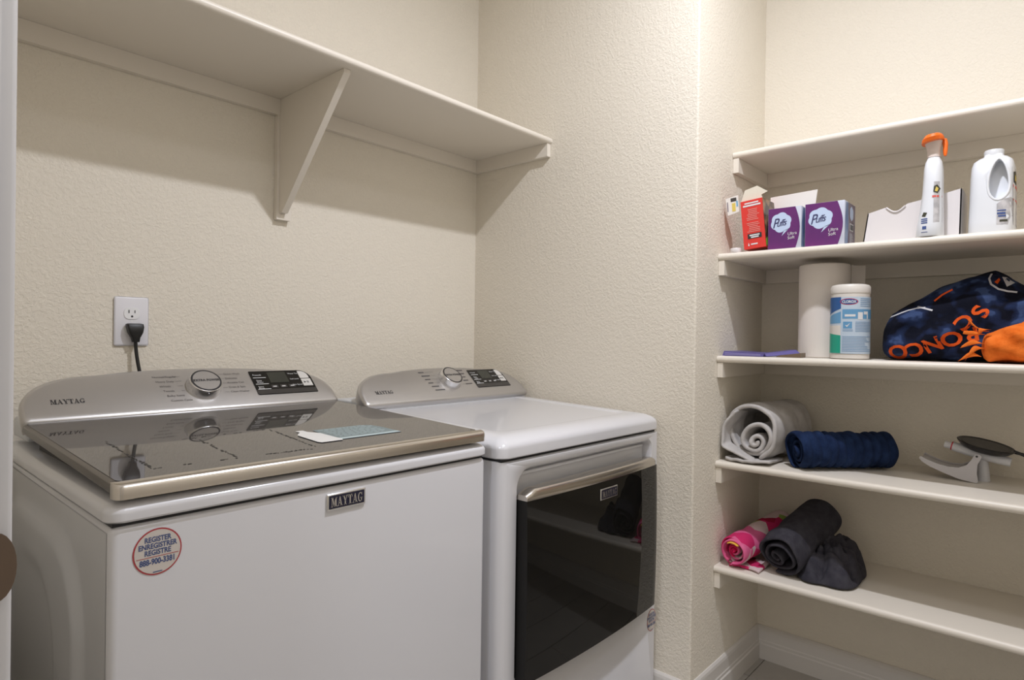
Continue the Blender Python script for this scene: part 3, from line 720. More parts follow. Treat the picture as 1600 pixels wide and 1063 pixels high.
def tissue_box(x0, ya, yb, h, label, far):
    t = thing('tissue_box', label, 'tissue box', (x0+.055, (ya+yb)/2, Z2), 'tissue boxes')
    dep = .112; wd = ya-yb
    bm = rbox((x0, yb, Z2+e_), (x0+dep, ya, Z2+h), .0012, 2); part('box_body', bm, 'tissue_side', t)
    # purple front with a curved right border
    bm = bmesh.new(); P = lambda u, v, d=.0006: Vector((x0-d, ya-u*wd, Z2+e_+v*h))
    pts = [(.01, .01)]+[(.84+.13*math.sin(PI*k/10)-.02*k/10, .01+.98*k/10) for k in range(11)]+[(.01, .99)]
    poly(bm, [P(u, v) for u, v in pts]); fr = part('purple_front', bm, 'purple', t, smooth=False)
    # cloud and script
    bm = bmesh.new(); cx, cy = .40, .64
    N = 60; q = []
    for k in range(N):
        a = 2*PI*k/N; r = .235*(1+.13*abs(math.sin(3.0*a+.5))); q.append((cx+r*1.20*math.cos(a), cy+r*.92*math.sin(a)))
    poly(bm, [P(u, v, .0010) for u, v in q]); poly(bm, [P(cx+.10, cy-.2, .0010), P(cx+.02, cy-.33, .0010), P(cx+.24, cy-.16, .0010)]); cl = part('cloud_logo', bm, 'cloud_blue', fr, smooth=False)
    bm = bmesh.new()
    def T(du, dv, sh=.22, rot=.12): return lambda u, v: P(du+(u+v*sh)/wd, dv+(v+u*rot)/h, .0014)
    text_bm(bm, 'P', .040, T(cx-.26, cy-.13), xs=.8, bold=.0004); text_bm(bm, 'uffs', .027, T(cx-.135, cy-.10), 'LEFT', .88, .86, bold=.0003)
    part('cloud_script', bm, 'cloud_script', cl, smooth=False)
    bm = bmesh.new(); text_bm(bm, 'Ultra', .0125, T(.60, .31, 0, .1)); text_bm(bm, 'Soft', .0125, T(.60, .215, 0, .1)); part('box_lettering', bm, 'print_white', fr, smooth=False)
    # end panel facing -Y
    bm = bmesh.new(); Q = lambda u, v, d=.0006: Vector((x0+u*dep, yb-d, Z2+e_+v*h))
    poly(bm, [Q(.30, .01), Q(.985, .01), Q(.985, .985), Q(.30, .985), Q(.36, .5)]); ep = part('end_panel', bm, 'tissue_grey', t, smooth=False)
    bm = bmesh.new(); poly(bm, [Q(.02, .02), Q(.28, .02), Q(.32, .5), Q(.28, .97), Q(.10, .97), Q(.03, .6)]); part('blue_edge', bm, 'tissue_blue', t, smooth=False)
    bm = bmesh.new(); N = 30
    poly(bm, [Q(.62+.16*math.cos(2*PI*k/N)*(1+.12*abs(math.sin(6*PI*k/N))), .76+.15*math.sin(2*PI*k/N)*(1+.12*abs(math.sin(6*PI*k/N))), .001) for k in range(N)]); part('end_cloud', bm, 'cloud_blue', ep, smooth=False)
    bm = bmesh.new(); poly(bm, [Q(.45, .36, .001), Q(.80, .36, .001), Q(.80, .53, .001), Q(.45, .53, .001)]); bc = part('barcode_field', bm, 'print_white', ep, smooth=False)
    bm = bmesh.new(); rnd = random.Random(2)
    x = .48
    while x < .77:
        q = .006+rnd.random()*.014; poly(bm, [Q(x, .38, .0014), Q(x+q, .38, .0014), Q(x+q, .51, .0014), Q(x, .51, .0014)]); x += q+.008+rnd.random()*.012
    part('barcode', bm, 'print_dark', bc, smooth=False)
    bm = bmesh.new()
    for k in range(9): poly(bm, [Q(.45, .08+k*.026, .001), Q(.80-.05*(k % 3), .08+k*.026, .001), Q(.80-.05*(k % 3), .09+k*.026, .001), Q(.45, .09+k*.026, .001)])
    part('end_print', bm, 'tissue_side', ep, smooth=False)
tissue_box(1.889, .668, .574, .122, 'purple cube tissue box next to the red carton', False)
tissue_box(1.895, .566, .462, .124, 'purple cube tissue box beside the white bin, its end panel showing', True)

# --- white plastic bin with a hand-hold in its rim
t = thing('plastic_bin', 'white plastic bin with scooped rim behind the spray bottle', 'bin', (2.0, .30, Z2))
bm = bmesh.new(); bx0, bx1, ya, yb = 1.953, 2.075, .428, .206
def wallp(pts, th, v):   # pts (y, z)
    prism(bm, pts, v)
front = [(1.953, .430, Z2), (1.953, .206, Z2), (1.953, .204, Z2+.128), (1.953, .250, Z2+.118), (1.953, .325, Z2+.104)]
for k in range(9):
    a = PI*k/8; front.append((1.953, .350+.022*-math.cos(a)+.0, Z2+.100-.012*math.sin(a)))
front += [(1.953, .378, Z2+.099), (1.953, .418, Z2+.088)]
prism(bm, front, (.003, 0, 0))
back = [(2.072, .430, Z2), (2.072, .206, Z2), (2.072, .204, Z2+.128), (2.072, .290, Z2+.112), (2.072, .418, Z2+.088)]
prism(bm, back, (.003, 0, 0))
prism(bm, [(1.953, .206, Z2), (2.075, .206, Z2), (2.075, .204, Z2+.128), (1.953, .204, Z2+.128)], (0, .003, 0))
prism(bm, [(1.953, .430, Z2), (2.075, .430, Z2), (2.075, .418, Z2+.088), (1.953, .418, Z2+.088)], (0, -.003, 0))
box(bm, (1.953, .206, Z2+e_), (2.075, .430, Z2+.004))
part('bin_shell', bm, 'bin_white', t, smooth=False)
bm = bmesh.new(); tube(bm, [(1.951, .328+.044*k/8, Z2+.099-.014*math.sin(PI*k/8)) for k in range(9)], .0022, 8); part('hand_hold_rim', bm, 'bin_white', t)

# --- trigger spray bottle (flat oval section, leaning forward slightly)
t = thing('spray_bottle', 'white trigger spray bottle with bright orange nozzle head', 'spray bottle', (1.90, .265, Z2))
def oval(cx, cy, z, ry, rx, n=28, p=2.4):
    r = []
    for k in range(n):
        a = 2*PI*k/n; c, s = math.cos(a), math.sin(a)
        r.append((cx+rx*abs(c)**(2/p)*(1 if c > 0 else -1), cy+ry*abs(s)**(2/p)*(1 if s > 0 else -1), z))
    return r
bm = bmesh.new(); rg = []
for z, cy, ry, rx in ((0, .2655, .0280, .036), (.004, .2655, .0300, .038), (.03, .2645, .0285, .037), (.07, .2620, .0250, .034), (.11, .2600, .0225, .032), (.15, .2590, .0215, .030), (.175, .2590, .0205, .027), (.192, .2590, .0180, .022), (.200, .2590, .0145, .0155), (.206, .2590, .0125, .0130)):
    rg.append(oval(1.908, cy, Z2+e_+z, ry, rx))
ring_loft(bm, rg); part('bottle', bm, 'bottle_white', t)
bm = bmesh.new(); ring_loft(bm, [oval(1.908, .259, Z2+.2055, .0145, .015), oval(1.908, .259, Z2+.213, .0150, .015), oval(1.908, .2590, Z2+.220, .0145, .014), oval(1.906, .2595, Z2+.236, .0175, .017), oval(1.904, .2600, Z2+.246, .0205, .022)]); part('neck_shroud', bm, 'bottle_clear', t)
bm = bmesh.new(); ring_loft(bm, [oval(1.900, .2600, Z2+.242, .0245, .030), oval(1.898, .2600, Z2+.250, .0235, .032), oval(1.900, .2585, Z2+.258, .0190, .030), oval(1.904, .2560, Z2+.2625, .0120, .020)])
for v in bm.verts: v.co.z += .12*(.262-v.co.y)*(1 if v.co.z < Z2+.256 else .4)
hd = part('spray_head', bm, 'orange', t, 'bright orange spray head')
bm = bmesh.new(); tube(bm, bez((1.908, .238, Z2+.248), (1.906, .233, Z2+.235), (1.905, .2355, Z2+.225), (1.903, .2345, Z2+.205), 10), [.006]*5+[.0055]*3+[.005, .0045, .003], 10); part('trigger', bm, 'orange', t)
# label wraps on the surface: projected onto the bottle
def bvh_of(o):
    me = o.data; off = ORG[o.name]
    return BVHTree.FromPolygons([v.co+off for v in me.vertices], [p.vertices[:] for p in me.polygons])
def project(bm, bvh, d=Vector((1, 0, 0)), lift=.0008, start=1.6):
    for v in list(bm.verts):
        hit = bvh.ray_cast(Vector((start, v.co.y, v.co.z)) if d == Vector((1, 0, 0)) else v.co - d*.3, d)
        if hit[0] is not None: v.co = hit[0] - d*lift
        else: bm.verts.remove(v)
    return bm
bt = [o for o in t.children if o.name.startswith('bottle')][0]; bv = bvh_of(bt)
CD = Vector((.97, .13, -.02)).normalized()
def decal(name, polys, mname, parent, bvh, cut=2, lift=.0008, lab=None):
    bm = bmesh.new()
    for p in polys: poly(bm, [(1.6, a, b) for a, b in p])
    if cut: 
        bmesh.ops.triangulate(bm, faces=bm.faces[:])
        bmesh.ops.subdivide_edges(bm, edges=bm.edges[:], cuts=cut, use_grid_fill=True)
    project(bm, bvh, lift=lift)
    return part(name, bm, mname, parent, lab, smooth=True)
def RR(y0, y1, z0, z1): return [(y0, z0), (y1, z0), (y1, z1), (y0, z1)]
decal('back_label', [RR(.254, .2375, Z2+.035, Z2+.138)], 'label_grey', bt, bv)
decal('label_stripe', [RR(.257, .2385, Z2+.098, Z2+.103)], 'label_red', bt, bv, lift=.0012)
decal('leaf_emblem', [[(.255, Z2+.112), (.246, Z2+.108), (.241, Z2+.120), (.247, Z2+.130), (.254, Z2+.126)]], 'label_dark', bt, bv, lift=.0013)
decal('leaf_emblem_light', [[(.252, Z2+.114), (.247, Z2+.112), (.2445, Z2+.120), (.249, Z2+.125)]], 'yellow_print', bt, bv, lift=.0016)
decal('front_emblem', [[(.279, Z2+.052), (.271, Z2+.050), (.267, Z2+.060), (.275, Z2+.062)]], 'label_dark', bt, bv)
decal('front_print', [RR(.280, .266, Z2+.043-k*.005, Z2+.046-k*.005) for k in range(3)]+[RR(.277, .268, Z2+.018, Z2+.026), RR(.279, .265, Z2+.010, Z2+.0115)], 'label_blue', bt, bv)

# --- white jug with a moulded handle
t = thing('detergent_jug', 'white plastic jug with moulded handle at the shelf right end', 'jug', (1.96, .14, Z2))
bm = bmesh.new(); rg = []
for z, cy, ry, rx in ((0, .1425, .0450, .062), (.004, .1425, .0470, .064), (.03, .1425, .0465, .064), (.08, .1420, .0455, .063), (.14, .1420, .0445, .061), (.168, .1415, .0435, .057), (.183, .1415, .0395, .049), (.192, .1410, .0300, .036), (.197, .1410, .0215, .0225), (.204, .1410, .0185, .0185)):
    rg.append(oval(1.972, cy, Z2+e_+z, ry, rx, 40, 4.0))
ring_loft(bm, rg); jug = part('jug_body', bm, 'bottle_white', t)
bm = bmesh.new(); q = []
for k in range(28):
    a = 2*PI*k/28; sz = 1+.15*math.cos(a); q.append((.1275+.0190*math.cos(a)*(1-.25*math.sin(a)), Z2+.132+.050*math.sin(a)))
prism(bm, [(1.80, a, b) for a, b in q], (.150, 0, 0)); cut = part('cut', bm, 'bottle_white')
sb = jug.modifiers.new('b', 'BOOLEAN'); sb.operation = 'DIFFERENCE'; sb.solver = 'EXACT'
cut.location = -Vector(t.location)*0
bpy.context.view_layer.update(); sb.object = cut
bpy.context.view_layer.update(); bake(jug); bpy.data.objects.remove(cut)
bvj = bvh_of(jug)
bm = bmesh.new(); rgs = []
for k in range(29):
    a = 2*PI*k/28; c = (.1275+.0205*math.cos(a)*(1-.25*math.sin(a)), Z2+.132+.052*math.sin(a))
    rgs.append(Vector((1.600, c[0], c[1])))
for i, p in enumerate(rgs):
    h = bvj.ray_cast(Vector((1.6, p.y, p.z)), Vector((1, 0, 0))); p.x = h[0].x+.001 if h[0] is not None else 1.912
tube(bm, rgs, .0030, 8); part('handle_rim', bm, 'bottle_white', t)
bm = bmesh.new(); lathe(bm, [(.0200, .198), (.0205, .200), (.0205, .214), (.0190, .2165), (.012, .217)], (1.972, .1410, Z2), 30); part('jug_cap', bm, 'white_plastic', t)
decal('jug_label', [[(.130, Z2+.020), (.0985, Z2+.018), (.0985, Z2+.080), (.1035, Z2+.085), (.118, Z2+.080), (.130, Z2+.070)]], 'label_grey', jug, bvj)
decal('jug_label_print', [RR(.129, .112, Z2+.052, Z2+.055), RR(.129, .113, Z2+.044, Z2+.049), RR(.127, .112, Z2+.038, Z2+.042)], 'label_blue', jug, bvj, lift=.0013)
decal('jug_label_dark', [RR(.124, .109, Z2+.026, Z2+.031)], 'label_dark', jug, bvj, lift=.0013)
# printed side (the face towards -Y)
def decal_y(name, polys, mname, parent, bvh, lift=.0008):
    bm = bmesh.new()
    for p in polys: poly(bm, [(a, 0, b) for a, b in p])
    bmesh.ops.triangulate(bm, faces=bm.faces[:]); bmesh.ops.subdivide_edges(bm, edges=bm.edges[:], cuts=2, use_grid_fill=True)
    for v in bm.verts:
        h = bvh.ray_cast(Vector((v.co.x, -.3, v.co.z)), Vector((0, 1, 0)))
        v.co.y = h[0].y-lift if h[0] is not None else .09
    part(name, bm, mname, parent)
decal_y('side_label', [RR(1.925, 2.02, Z2+.020, Z2+.160)], 'label_grey', jug, bvj)
decal_y('side_stripe', [RR(1.925, 2.02, Z2+.110, Z2+.117), RR(1.925, 2.02, Z2+.078, Z2+.082)], 'label_red', jug, bvj, .0012)
decal_y('side_emblem', [[(1.930, Z2+.122), (1.965, Z2+.120), (1.970, Z2+.142), (1.95, Z2+.152), (1.930, Z2+.148)]], 'label_dark', jug, bvj, .0012)
decal_y('side_emblem_light', [[(1.936, Z2+.127), (1.955, Z2+.126), (1.958, Z2+.138), (1.938, Z2+.142)]], 'yellow_print', jug, bvj, .0015)

# --- paper towel roll
t = thing('paper_towel_roll', 'white paper towel roll standing behind the wipes canister', 'paper towels', (2.030, .548, Z3))
bm = bmesh.new(); cx, cy, r = 2.030, .548, .0700; n = 48
rgs = [[(cx+q*math.cos(2*PI*k/n), cy+q*math.sin(2*PI*k/n), Z3+z) for k in range(n)] for q, z in ((.021, .002), (r-.002, e_), (r, .003), (r, .276), (r-.003, .279), (.021, .277), (.021, .05))]
ring_loft(bm, rgs); part('paper_sheets', bm, 'paper_towel', t)
bm = bmesh.new(); ring_loft(bm, [[(cx+q*math.cos(2*PI*k/24), cy+q*math.sin(2*PI*k/24), Z3+z) for k in range(24)] for q, z in ((.0205, .004), (.0205, .278), (.0185, .278), (.0185, .01))]); part('cardboard_core', bm, 'cardboard', t)
bm = bmesh.new()
sheet = [(cx+.02, cy-r+.0006), (cx+.035, cy-r-.004), (cx+.052, cy-r-.012), (cx+.066, cy-r-.026)]
g = [[bm.verts.new((a, b, Z3+z)) for a, b in sheet] for z in (.004, .278)]
for k in range(3): bm.faces.new((g[0][k], g[0][k+1], g[1][k+1], g[1][k]))
part('loose_sheet', bm, 'paper_towel', t)

# --- wipes canister
t = thing('wipes_canister', 'disinfecting wipes canister with blue and green label', 'canister', (1.925, .456, Z3))
cx, cy, r = 1.930, .4525, .0495
bm = bmesh.new(); lathe(bm, [(r-.006, e_), (r-.001, .003), (r-.001, .192), (r-.003, .194)], (cx, cy, Z3), 44); can = part('canister_body', bm, 'wipes_body', t)
bm = bmesh.new(); lathe(bm, [(r, .183), (r+.0004, .185), (r+.0004, .200), (r-.003, .206), (r-.012, .2085)], (cx, cy, Z3), 44); part('canister_lid', bm, 'wipes_body', t)
TH0 = PI - math.atan2(0, 1)      # angle of the -X direction
def cyl(u, z, lift=.0004):       # u = arc metres, positive to the right in view (towards -Y)
    a = PI + u/r; return Vector((cx+(r+lift)*math.cos(a), cy+(r+lift)*math.sin(a), Z3+z))
def cpoly(name, rects, mname, parent, lift):
    bm = bmesh.new()
    for u0, u1, z0, z1 in rects:
        n = max(1, int(abs(u1-u0)/.005))
        for k in range(n):
            a, b = u0+(u1-u0)*k/n, u0+(u1-u0)*(k+1)/n
            poly(bm, [cyl(a, z0, lift), cyl(b, z0, lift), cyl(b, z1, lift), cyl(a, z1, lift)])
    return part(name, bm, mname, parent, doubles=True)
lab = cpoly('canister_label', [(-.13, .13, .016, .172)], 'wipes_label', can, .0004)
def cshape(name, pts, mname, lift, parent):
    bm = bmesh.new(); poly(bm, [(u, z, 0) for u, z in pts]); bmesh.ops.triangulate(bm, faces=bm.faces[:]); bmesh.ops.subdivide_edges(bm, edges=bm.edges[:], cuts=9, use_grid_fill=True)
    for v in bm.verts: v.co = cyl(v.co.x, v.co.y, lift)
    return part(name, bm, mname, parent)
# the blue / green band runs down the left of the label; the text block sits right of it
UL = -.012
cshape('blue_field', [(-.085, .172), (UL, .172), (UL, .140), (-.060, .122), (-.100, .116)], 'wipes_blue', .0007, can)
cshape('blue_sweep', [(-.100, .112), (-.060, .118), (UL, .132), (UL, .100), (-.070, .098), (-.100, .092)], 'wipes_mid', .0007, can)
cshape('white_sweep', [(-.100, .086), (-.070, .094), (UL, .094), (UL, .064), (-.100, .064)], 'wipes_body', .0007, can)
cshape('green_field', [(-.100, .068), (-.07, .074), (UL, .066), (UL, .017), (-.100, .017)], 'wipes_green', .0009, can)
cshape('brand_oval', [(.008+.0225*math.cos(2*PI*k/24), .163-.004+.0090*math.sin(2*PI*k/24)) for k in range(24)], 'wipes_red', .0007, can)
cshape('brand_oval_field', [(.008+.0205*math.cos(2*PI*k/24), .159+.0073*math.sin(2*PI*k/24)) for k in range(24)], 'wipes_blue', .0010, can)
bm = bmesh.new(); text_bm(bm, 'CLOROX', .0100, lambda u, v: cyl(.008+u, .1555+v, .0014), 'CENTER', 1, .82, .0003); part('brand_lettering', bm, 'print_white', can, smooth=False)
cpoly('picture_band', [(-.008, .085, .112, .138)], 'wipes_mid', can, .0007)
cpoly('check_box', [(-.006, .016, .085, .104)], 'wipes_mid', can, .0007)
cpoly('picture_white', [(.030, .043, .110, .130), (.046, .060, .124, .132), (.056, .060, .112, .126), (-.002, .024, .118, .124)], 'print_white', can, .0010)
cshape('check_mark', [(-.001, .095), (.004, .089), (.012, .101), (.004, .0935)], 'print_white', .0011, can)
bm = bmesh.new(); rnd = random.Random(11); rects = []
for z in [.166, .161, .156, .151, .146]: rects.append((.036, .080-rnd.random()*.008, z, z+.0018))
for z in [.102-.0042*k for k in range(7)]: rects.append((.024, .082-rnd.random()*.010, z, z+.0018))
for z in [.081, .0775]: rects.append((-.007, .018, z, z+.0015))
for z in [.062-.0044*k for k in range(10)]: rects.append((-.008, .080-rnd.random()*.03, z, z+.0017))
bm.free(); cpoly('label_text', rects, 'wipes_line', can, .0009)

# --- flat purple packet lying at the shelf's left end
t = thing('purple_packet', 'flat purple printed packet lying on the paper towel shelf', 'packet', (1.93, .71, Z3))
bm = bmesh.new()
prism(bm, [(1.883, .800, Z3+e_), (1.883, .676, Z3+e_), (1.883, .672, Z3+.010), (1.885, .796, Z3+.0155)], (.14, 0, 0)); part('packet_body', bm, 'book_purple', t, smooth=False)
bm = bmesh.new(); prism(bm, [(1.888, .672, Z3+.010), (1.888, .667, Z3+.0015), (1.95, .590, Z3+.0125), (1.95, .602, Z3+.0225)], (.012, .02, 0)); part('packet_fold', bm, 'book_purple', t, smooth=False)
bm = bmesh.new(); prism(bm, [(1.905, .645, Z3+e_), (1.905, .575, Z3+e_), (1.905, .575, Z3+.014), (1.905, .640, Z3+.004)], (.045, 0, 0)); part('packet_lining', bm, 'book_brown', t, smooth=False)
bm = bmesh.new()
for k in range(2): poly(bm, [(1.8822, .792, Z3+.0035+k*.0045), (1.8822, .682, Z3+.0028+k*.0030), (1.8824, .682, Z3+.0048+k*.003), (1.8824, .792, Z3+.0060+k*.0045)])
part('packet_print', bm, 'book_print', t, smooth=False)

# ================================================================== CLOTH
def key(ks, s):
    for a, b in zip(ks, ks[1:]):
        if a[0] <= s <= b[0]:
            q = (s-a[0])/(b[0]-a[0]); q2 = q*q*(3-2*q); return [a[i]+(b[i]-a[i])*(q if i == 1 else q2) for i in range(1, len(a))]
    return list(ks[-1][1:])
def towel_roll(name, A, Bp, ks, th, phi_end, direc, material, parent, seed, tail=(), rows=26, spt=30, wob=.004, rib=None, endj=.006, taper=None, floor=None, bump_s=22, label=None):
    """sheet wound in a spiral from A to B; ks = (turn, radius, side offset, up offset)"""
    A = Vector(A); Bp = Vector(Bp); ax = (Bp-A); Ln = ax.length; ax.normalize()
    up = Vector((0, 0, 1)); n1 = (up-ax*ax.dot(up)).normalized(); n2 = n1.cross(ax).normalized()
    turns = ks[-1][0]; N = int(turns*spt); prof = []
    for i in range(N+1):
        s = turns*i/N; r, cx, cz = key(ks, s); a = phi_end-direc*(turns-s)*2*PI
        prof.append((cx+r*math.cos(a), cz+r*math.sin(a), s, math.cos(a), math.sin(a)))
    for (dx, dz) in tail: prof.append((dx, dz, turns+.1, 0, 1))
    bm = bmesh.new(); grid = []
    for j in range(rows+1):
        u = j/rows; row = []
        for i, (p, q, s, c, sn) in enumerate(prof):
            ex = 1-min(1, min(u, 1-u)*6)
            off = endj*noise.noise((s*1.7+seed, i*.05, seed*3.1+(0 if u < .5 else 9)))*2*ex - (.010*ex*max(0, 1-s) if u < .5 else 0)*1
            sc = 1.0
            if taper: sc = 1+(taper-1)*u
            pos = A+ax*(u*Ln+off*(1 if u > .5 else 1)) + n2*p*sc + n1*q*sc
            nv = noise.noise_vector(pos*bump_s+Vector((seed*7, 0, s*.8)))
            pos += (n2*c+n1*sn)*nv.x*wob*1.4*min(1, s) + ax*nv.y*wob
            if rib and s > turns-1.2: pos += (n2*c+n1*sn)*rib[1]*(abs(math.sin(PI*rib[0]*u+.25*math.sin(i*.3)))**.6-.5)
            if floor is not None and pos.z < floor+th*.55: pos.z = floor+th*.55
            row.append(bm.verts.new(pos))
        grid.append(row)
    for a, b in zip(grid, grid[1:]):
        for i in range(len(prof)-1): bm.faces.new((a[i], a[i+1], b[i+1], b[i]))
    o = part(name, bm, material, parent, label, ang=180)
    md = o.modifiers.new('thick', 'SOLIDIFY'); md.thickness = th; md.offset = 0; md.use_rim = True
    bv_ = o.modifiers.new('sub', 'SUBSURF'); bv_.levels = 1; bv_.render_levels = 1
    return o
# light grey towel: thick, loosely wound, with a flap hanging down to the shelf edge
t = thing('rolled_towel', 'light grey fleece towel, loosely rolled', 'towel', (2.0, .70, Z4), 'rolled towels')
towel_roll('towel_roll', (1.920, .724, Z4+.092), (2.19, .694, Z4+.090), [(0, .005, -.014, -.026), (.8, .018, -.014, -.027), (1.7, .041, -.014, -.026), (2.0, .054, -.010, -.016), (2.3, .070, .0, .004), (2.7, .077, .002, .008), (3.25, .083, .004, .002)], .0135, math.radians(-112), 1, 'cloth_lightgrey', t, 1.3,
           tail=(), wob=.007, endj=.008, floor=Z4, spt=26)
bm = bmesh.new(); g = []
for i in range(19):      # the flap
    s = i/18; row = []
    for j in range(13):
        q = j/12
        base = Vector((1.905+.10*q, .768+.020*math.sin(2.4*s)-.006*q, Z4+.158-.150*s))
        if s > .72: base += Vector((-.004*(1-q), -(s-.72)*.30*(1-.4*q), .004*(s-.72)))
        base.y += .022*math.sin(PI*s)*(1-q)
        base.x += -.018*s*(1-q)
        nv = noise.noise_vector(base*24+Vector((3, 1, 8))); base += nv*.006
        base.y = min(base.y, Y1-.012); base.z = max(base.z, Z4+.007)
        row.append(bm.verts.new(base))
    g.append(row)
for a, b in zip(g, g[1:]):
    for j in range(12): bm.faces.new((a[j], a[j+1], b[j+1], b[j]))
o = part('towel_flap', bm, 'cloth_lightgrey', t, ang=180); md = o.modifiers.new('thick', 'SOLIDIFY'); md.thickness = .009; md.offset = 0; sb = o.modifiers.new('sub', 'SUBSURF'); sb.levels = 1; sb.render_levels = 1
bm = bmesh.new(); g = []
for i in range(15):      # loose end lying on the shelf under the roll
    s = i/14; row = []
    for j in range(9):
        q = j/8; x = 1.893+.12*q-.012*math.sin(PI*s); y = .790-.135*s
        z = Z4+.007+.007*abs(noise.noise((x*20, y*26, 4)))+.006*s*s*(1-q)
        row.append(bm.verts.new((x, y, z)))
    g.append(row)
for a, b in zip(g, g[1:]):
    for j in range(8): bm.faces.new((a[j], a[j+1], b[j+1], b[j]))
o = part('towel_hem', bm, 'cloth_lightgrey', t, ang=180); md = o.modifiers.new('thick', 'SOLIDIFY'); md.thickness = .008; md.offset = 0
# navy ribbed towel
t = thing('rolled_towel', 'navy blue ribbed towel, tightly rolled', 'towel', (2.03, .52, Z4), 'rolled towels')
towel_roll('towel_roll', (1.924, .588, Z4+.055), (2.125, .392, Z4+.055), [(0, .006, 0, -.004), (1, .019, .002, -.006), (2, .036, .002, -.002), (2.7, .048, 0, 0), (3.2, .053, 0, 0)], .008, math.radians(-80), -1, 'cloth_navy', t, 2.2, wob=.005, rib=(11, .0095), rows=66, endj=.008, floor=Z4, spt=24)
# pink print towel
t = thing('rolled_towel', 'pink, white and crimson printed towel, rolled', 'towel', (2.0, .745, Z5), 'rolled towels')
towel_roll('towel_roll', (1.897, .757, Z5+.052), (2.19, .712, Z5+.082), [(0, .006, 0, .002), (1.0, .018, .0, .002), (2.0, .031, 0, 0), (3.0, .043, 0, 0), (3.3, .047, 0, 0)], .0065, math.radians(-75), -1, 'cloth_pink', t, 3.3, wob=.004, endj=.006, taper=1.12, floor=Z5, spt=24)
towel_roll('inner_roll', (1.891, .757, Z5+.052), (1.960, .746, Z5+.058), [(0, .004, 0, .002), (1.0, .012, 0, .002), (1.7, .020, 0, 0)], .0065, math.radians(-75), -1, 'cloth_crimson', t, 4.1, wob=.003, endj=.003, rows=8, spt=20, label='crimson inner roll')
towel_roll('pink_edge', (1.888, .757, Z5+.052), (1.935, .750, Z5+.056), [(0, .036, 0, 0), (.95, .037, 0, 0)], .0065, math.radians(-60), -1, 'cloth_pink_plain', t, 5.1, wob=.003, endj=.004, rows=6, spt=30, label='pink outer edge')
towel_roll('yellow_edge', (1.886, .757, Z5+.052), (1.920, .752, Z5+.055), [(0, .0300, -.0, 0), (.22, .0305, -.0, 0)], .005, math.radians(50), -1, 'cloth_yellow', t, 6.1, wob=.002, endj=.003, rows=4, spt=30, label='yellow stripe edge')
bm = bmesh.new(); g = []
for i in range(13):
    s = i/12; g.append([bm.verts.new((1.892+.10*q/6+.014*math.sin(3*s), .772-.090*s, Z5+.006+.009*abs(noise.noise((q*.7, s*5, 2))))) for q in range(7)])
for a, b in zip(g, g[1:]):
    for j in range(6): bm.faces.new((a[j], a[j+1], b[j+1], b[j]))
o = part('towel_hem', bm, 'cloth_pink', t, ang=180); md = o.modifiers.new('thick', 'SOLIDIFY'); md.thickness = .006; md.offset = 0
# charcoal towel with a crumpled loose end
t = thing('rolled_towel', 'charcoal grey towel, rolled with a crumpled loose end', 'towel', (2.0, .60, Z5), 'rolled towels')
towel_roll('towel_roll', (1.912, .632, Z5+.066), (2.150, .578, Z5+.150), [(0, .006, .008, -.010), (.8, .016, .010, -.010), (1.5, .030, .008, -.006), (2.0, .046, 0, 0), (2.6, .058, 0, 0), (3.3, .064, 0, 0)], .0085, math.radians(-70), 1, 'cloth_charcoal', t, 7.7, wob=.006, endj=.009, taper=.98, floor=Z5, spt=26)
bm = bmesh.new(); NA, NB = 26, 84; g = []
hx, hy = 2.050, .522
for i in range(1, NA+1):
    rr0 = i/NA; row = []
    for j in range(NB):
        a = 2*PI*j/NB; ca, sa = math.cos(a), math.sin(a)
        rim = 1+.16*noise.noise((ca*1.3, sa*1.3, 7.7))+.05*math.sin(5*a+1)
        x = hx+.135*rr0*rim*ca; y = hy+.090*rr0*rim*sa
        m = 1-rr0**2.2
        h = .078*m**.8*(1+.35*ca*rr0)
        f = noise.noise((x*21+y*13+4, y*24-x*9, 1.7)); f2 = noise.noise((x*48-y*16, y*52, 5.2))
        fold = .075*(.34-abs(f))+.035*(.25-abs(f2))+.012*math.sin(6*a+9*rr0+4*f)*rr0
        z = Z5+.004+max(0, h+fold*min(1, m*2.6))
        row.append(bm.verts.new((x+.010*f2*m, y+.012*f*m, z)))
    g.append(row)
cv = bm.verts.new((hx, hy, sum(v.co.z for v in g[0])/NB))
for j in range(NB): bm.faces.new((cv, g[0][j], g[0][(j+1) % NB]))
for a, b in zip(g, g[1:]):
    for j in range(NB): bm.faces.new((a[j], b[j], b[(j+1) % NB], a[(j+1) % NB]))
o = part('loose_end', bm, 'cloth_charcoal', t, ang=180); md = o.modifiers.new('thick', 'SOLIDIFY'); md.thickness = .006; md.offset = 1; sb = o.modifiers.new('sub', 'SUBSURF'); sb.levels = 1; sb.render_levels = 1

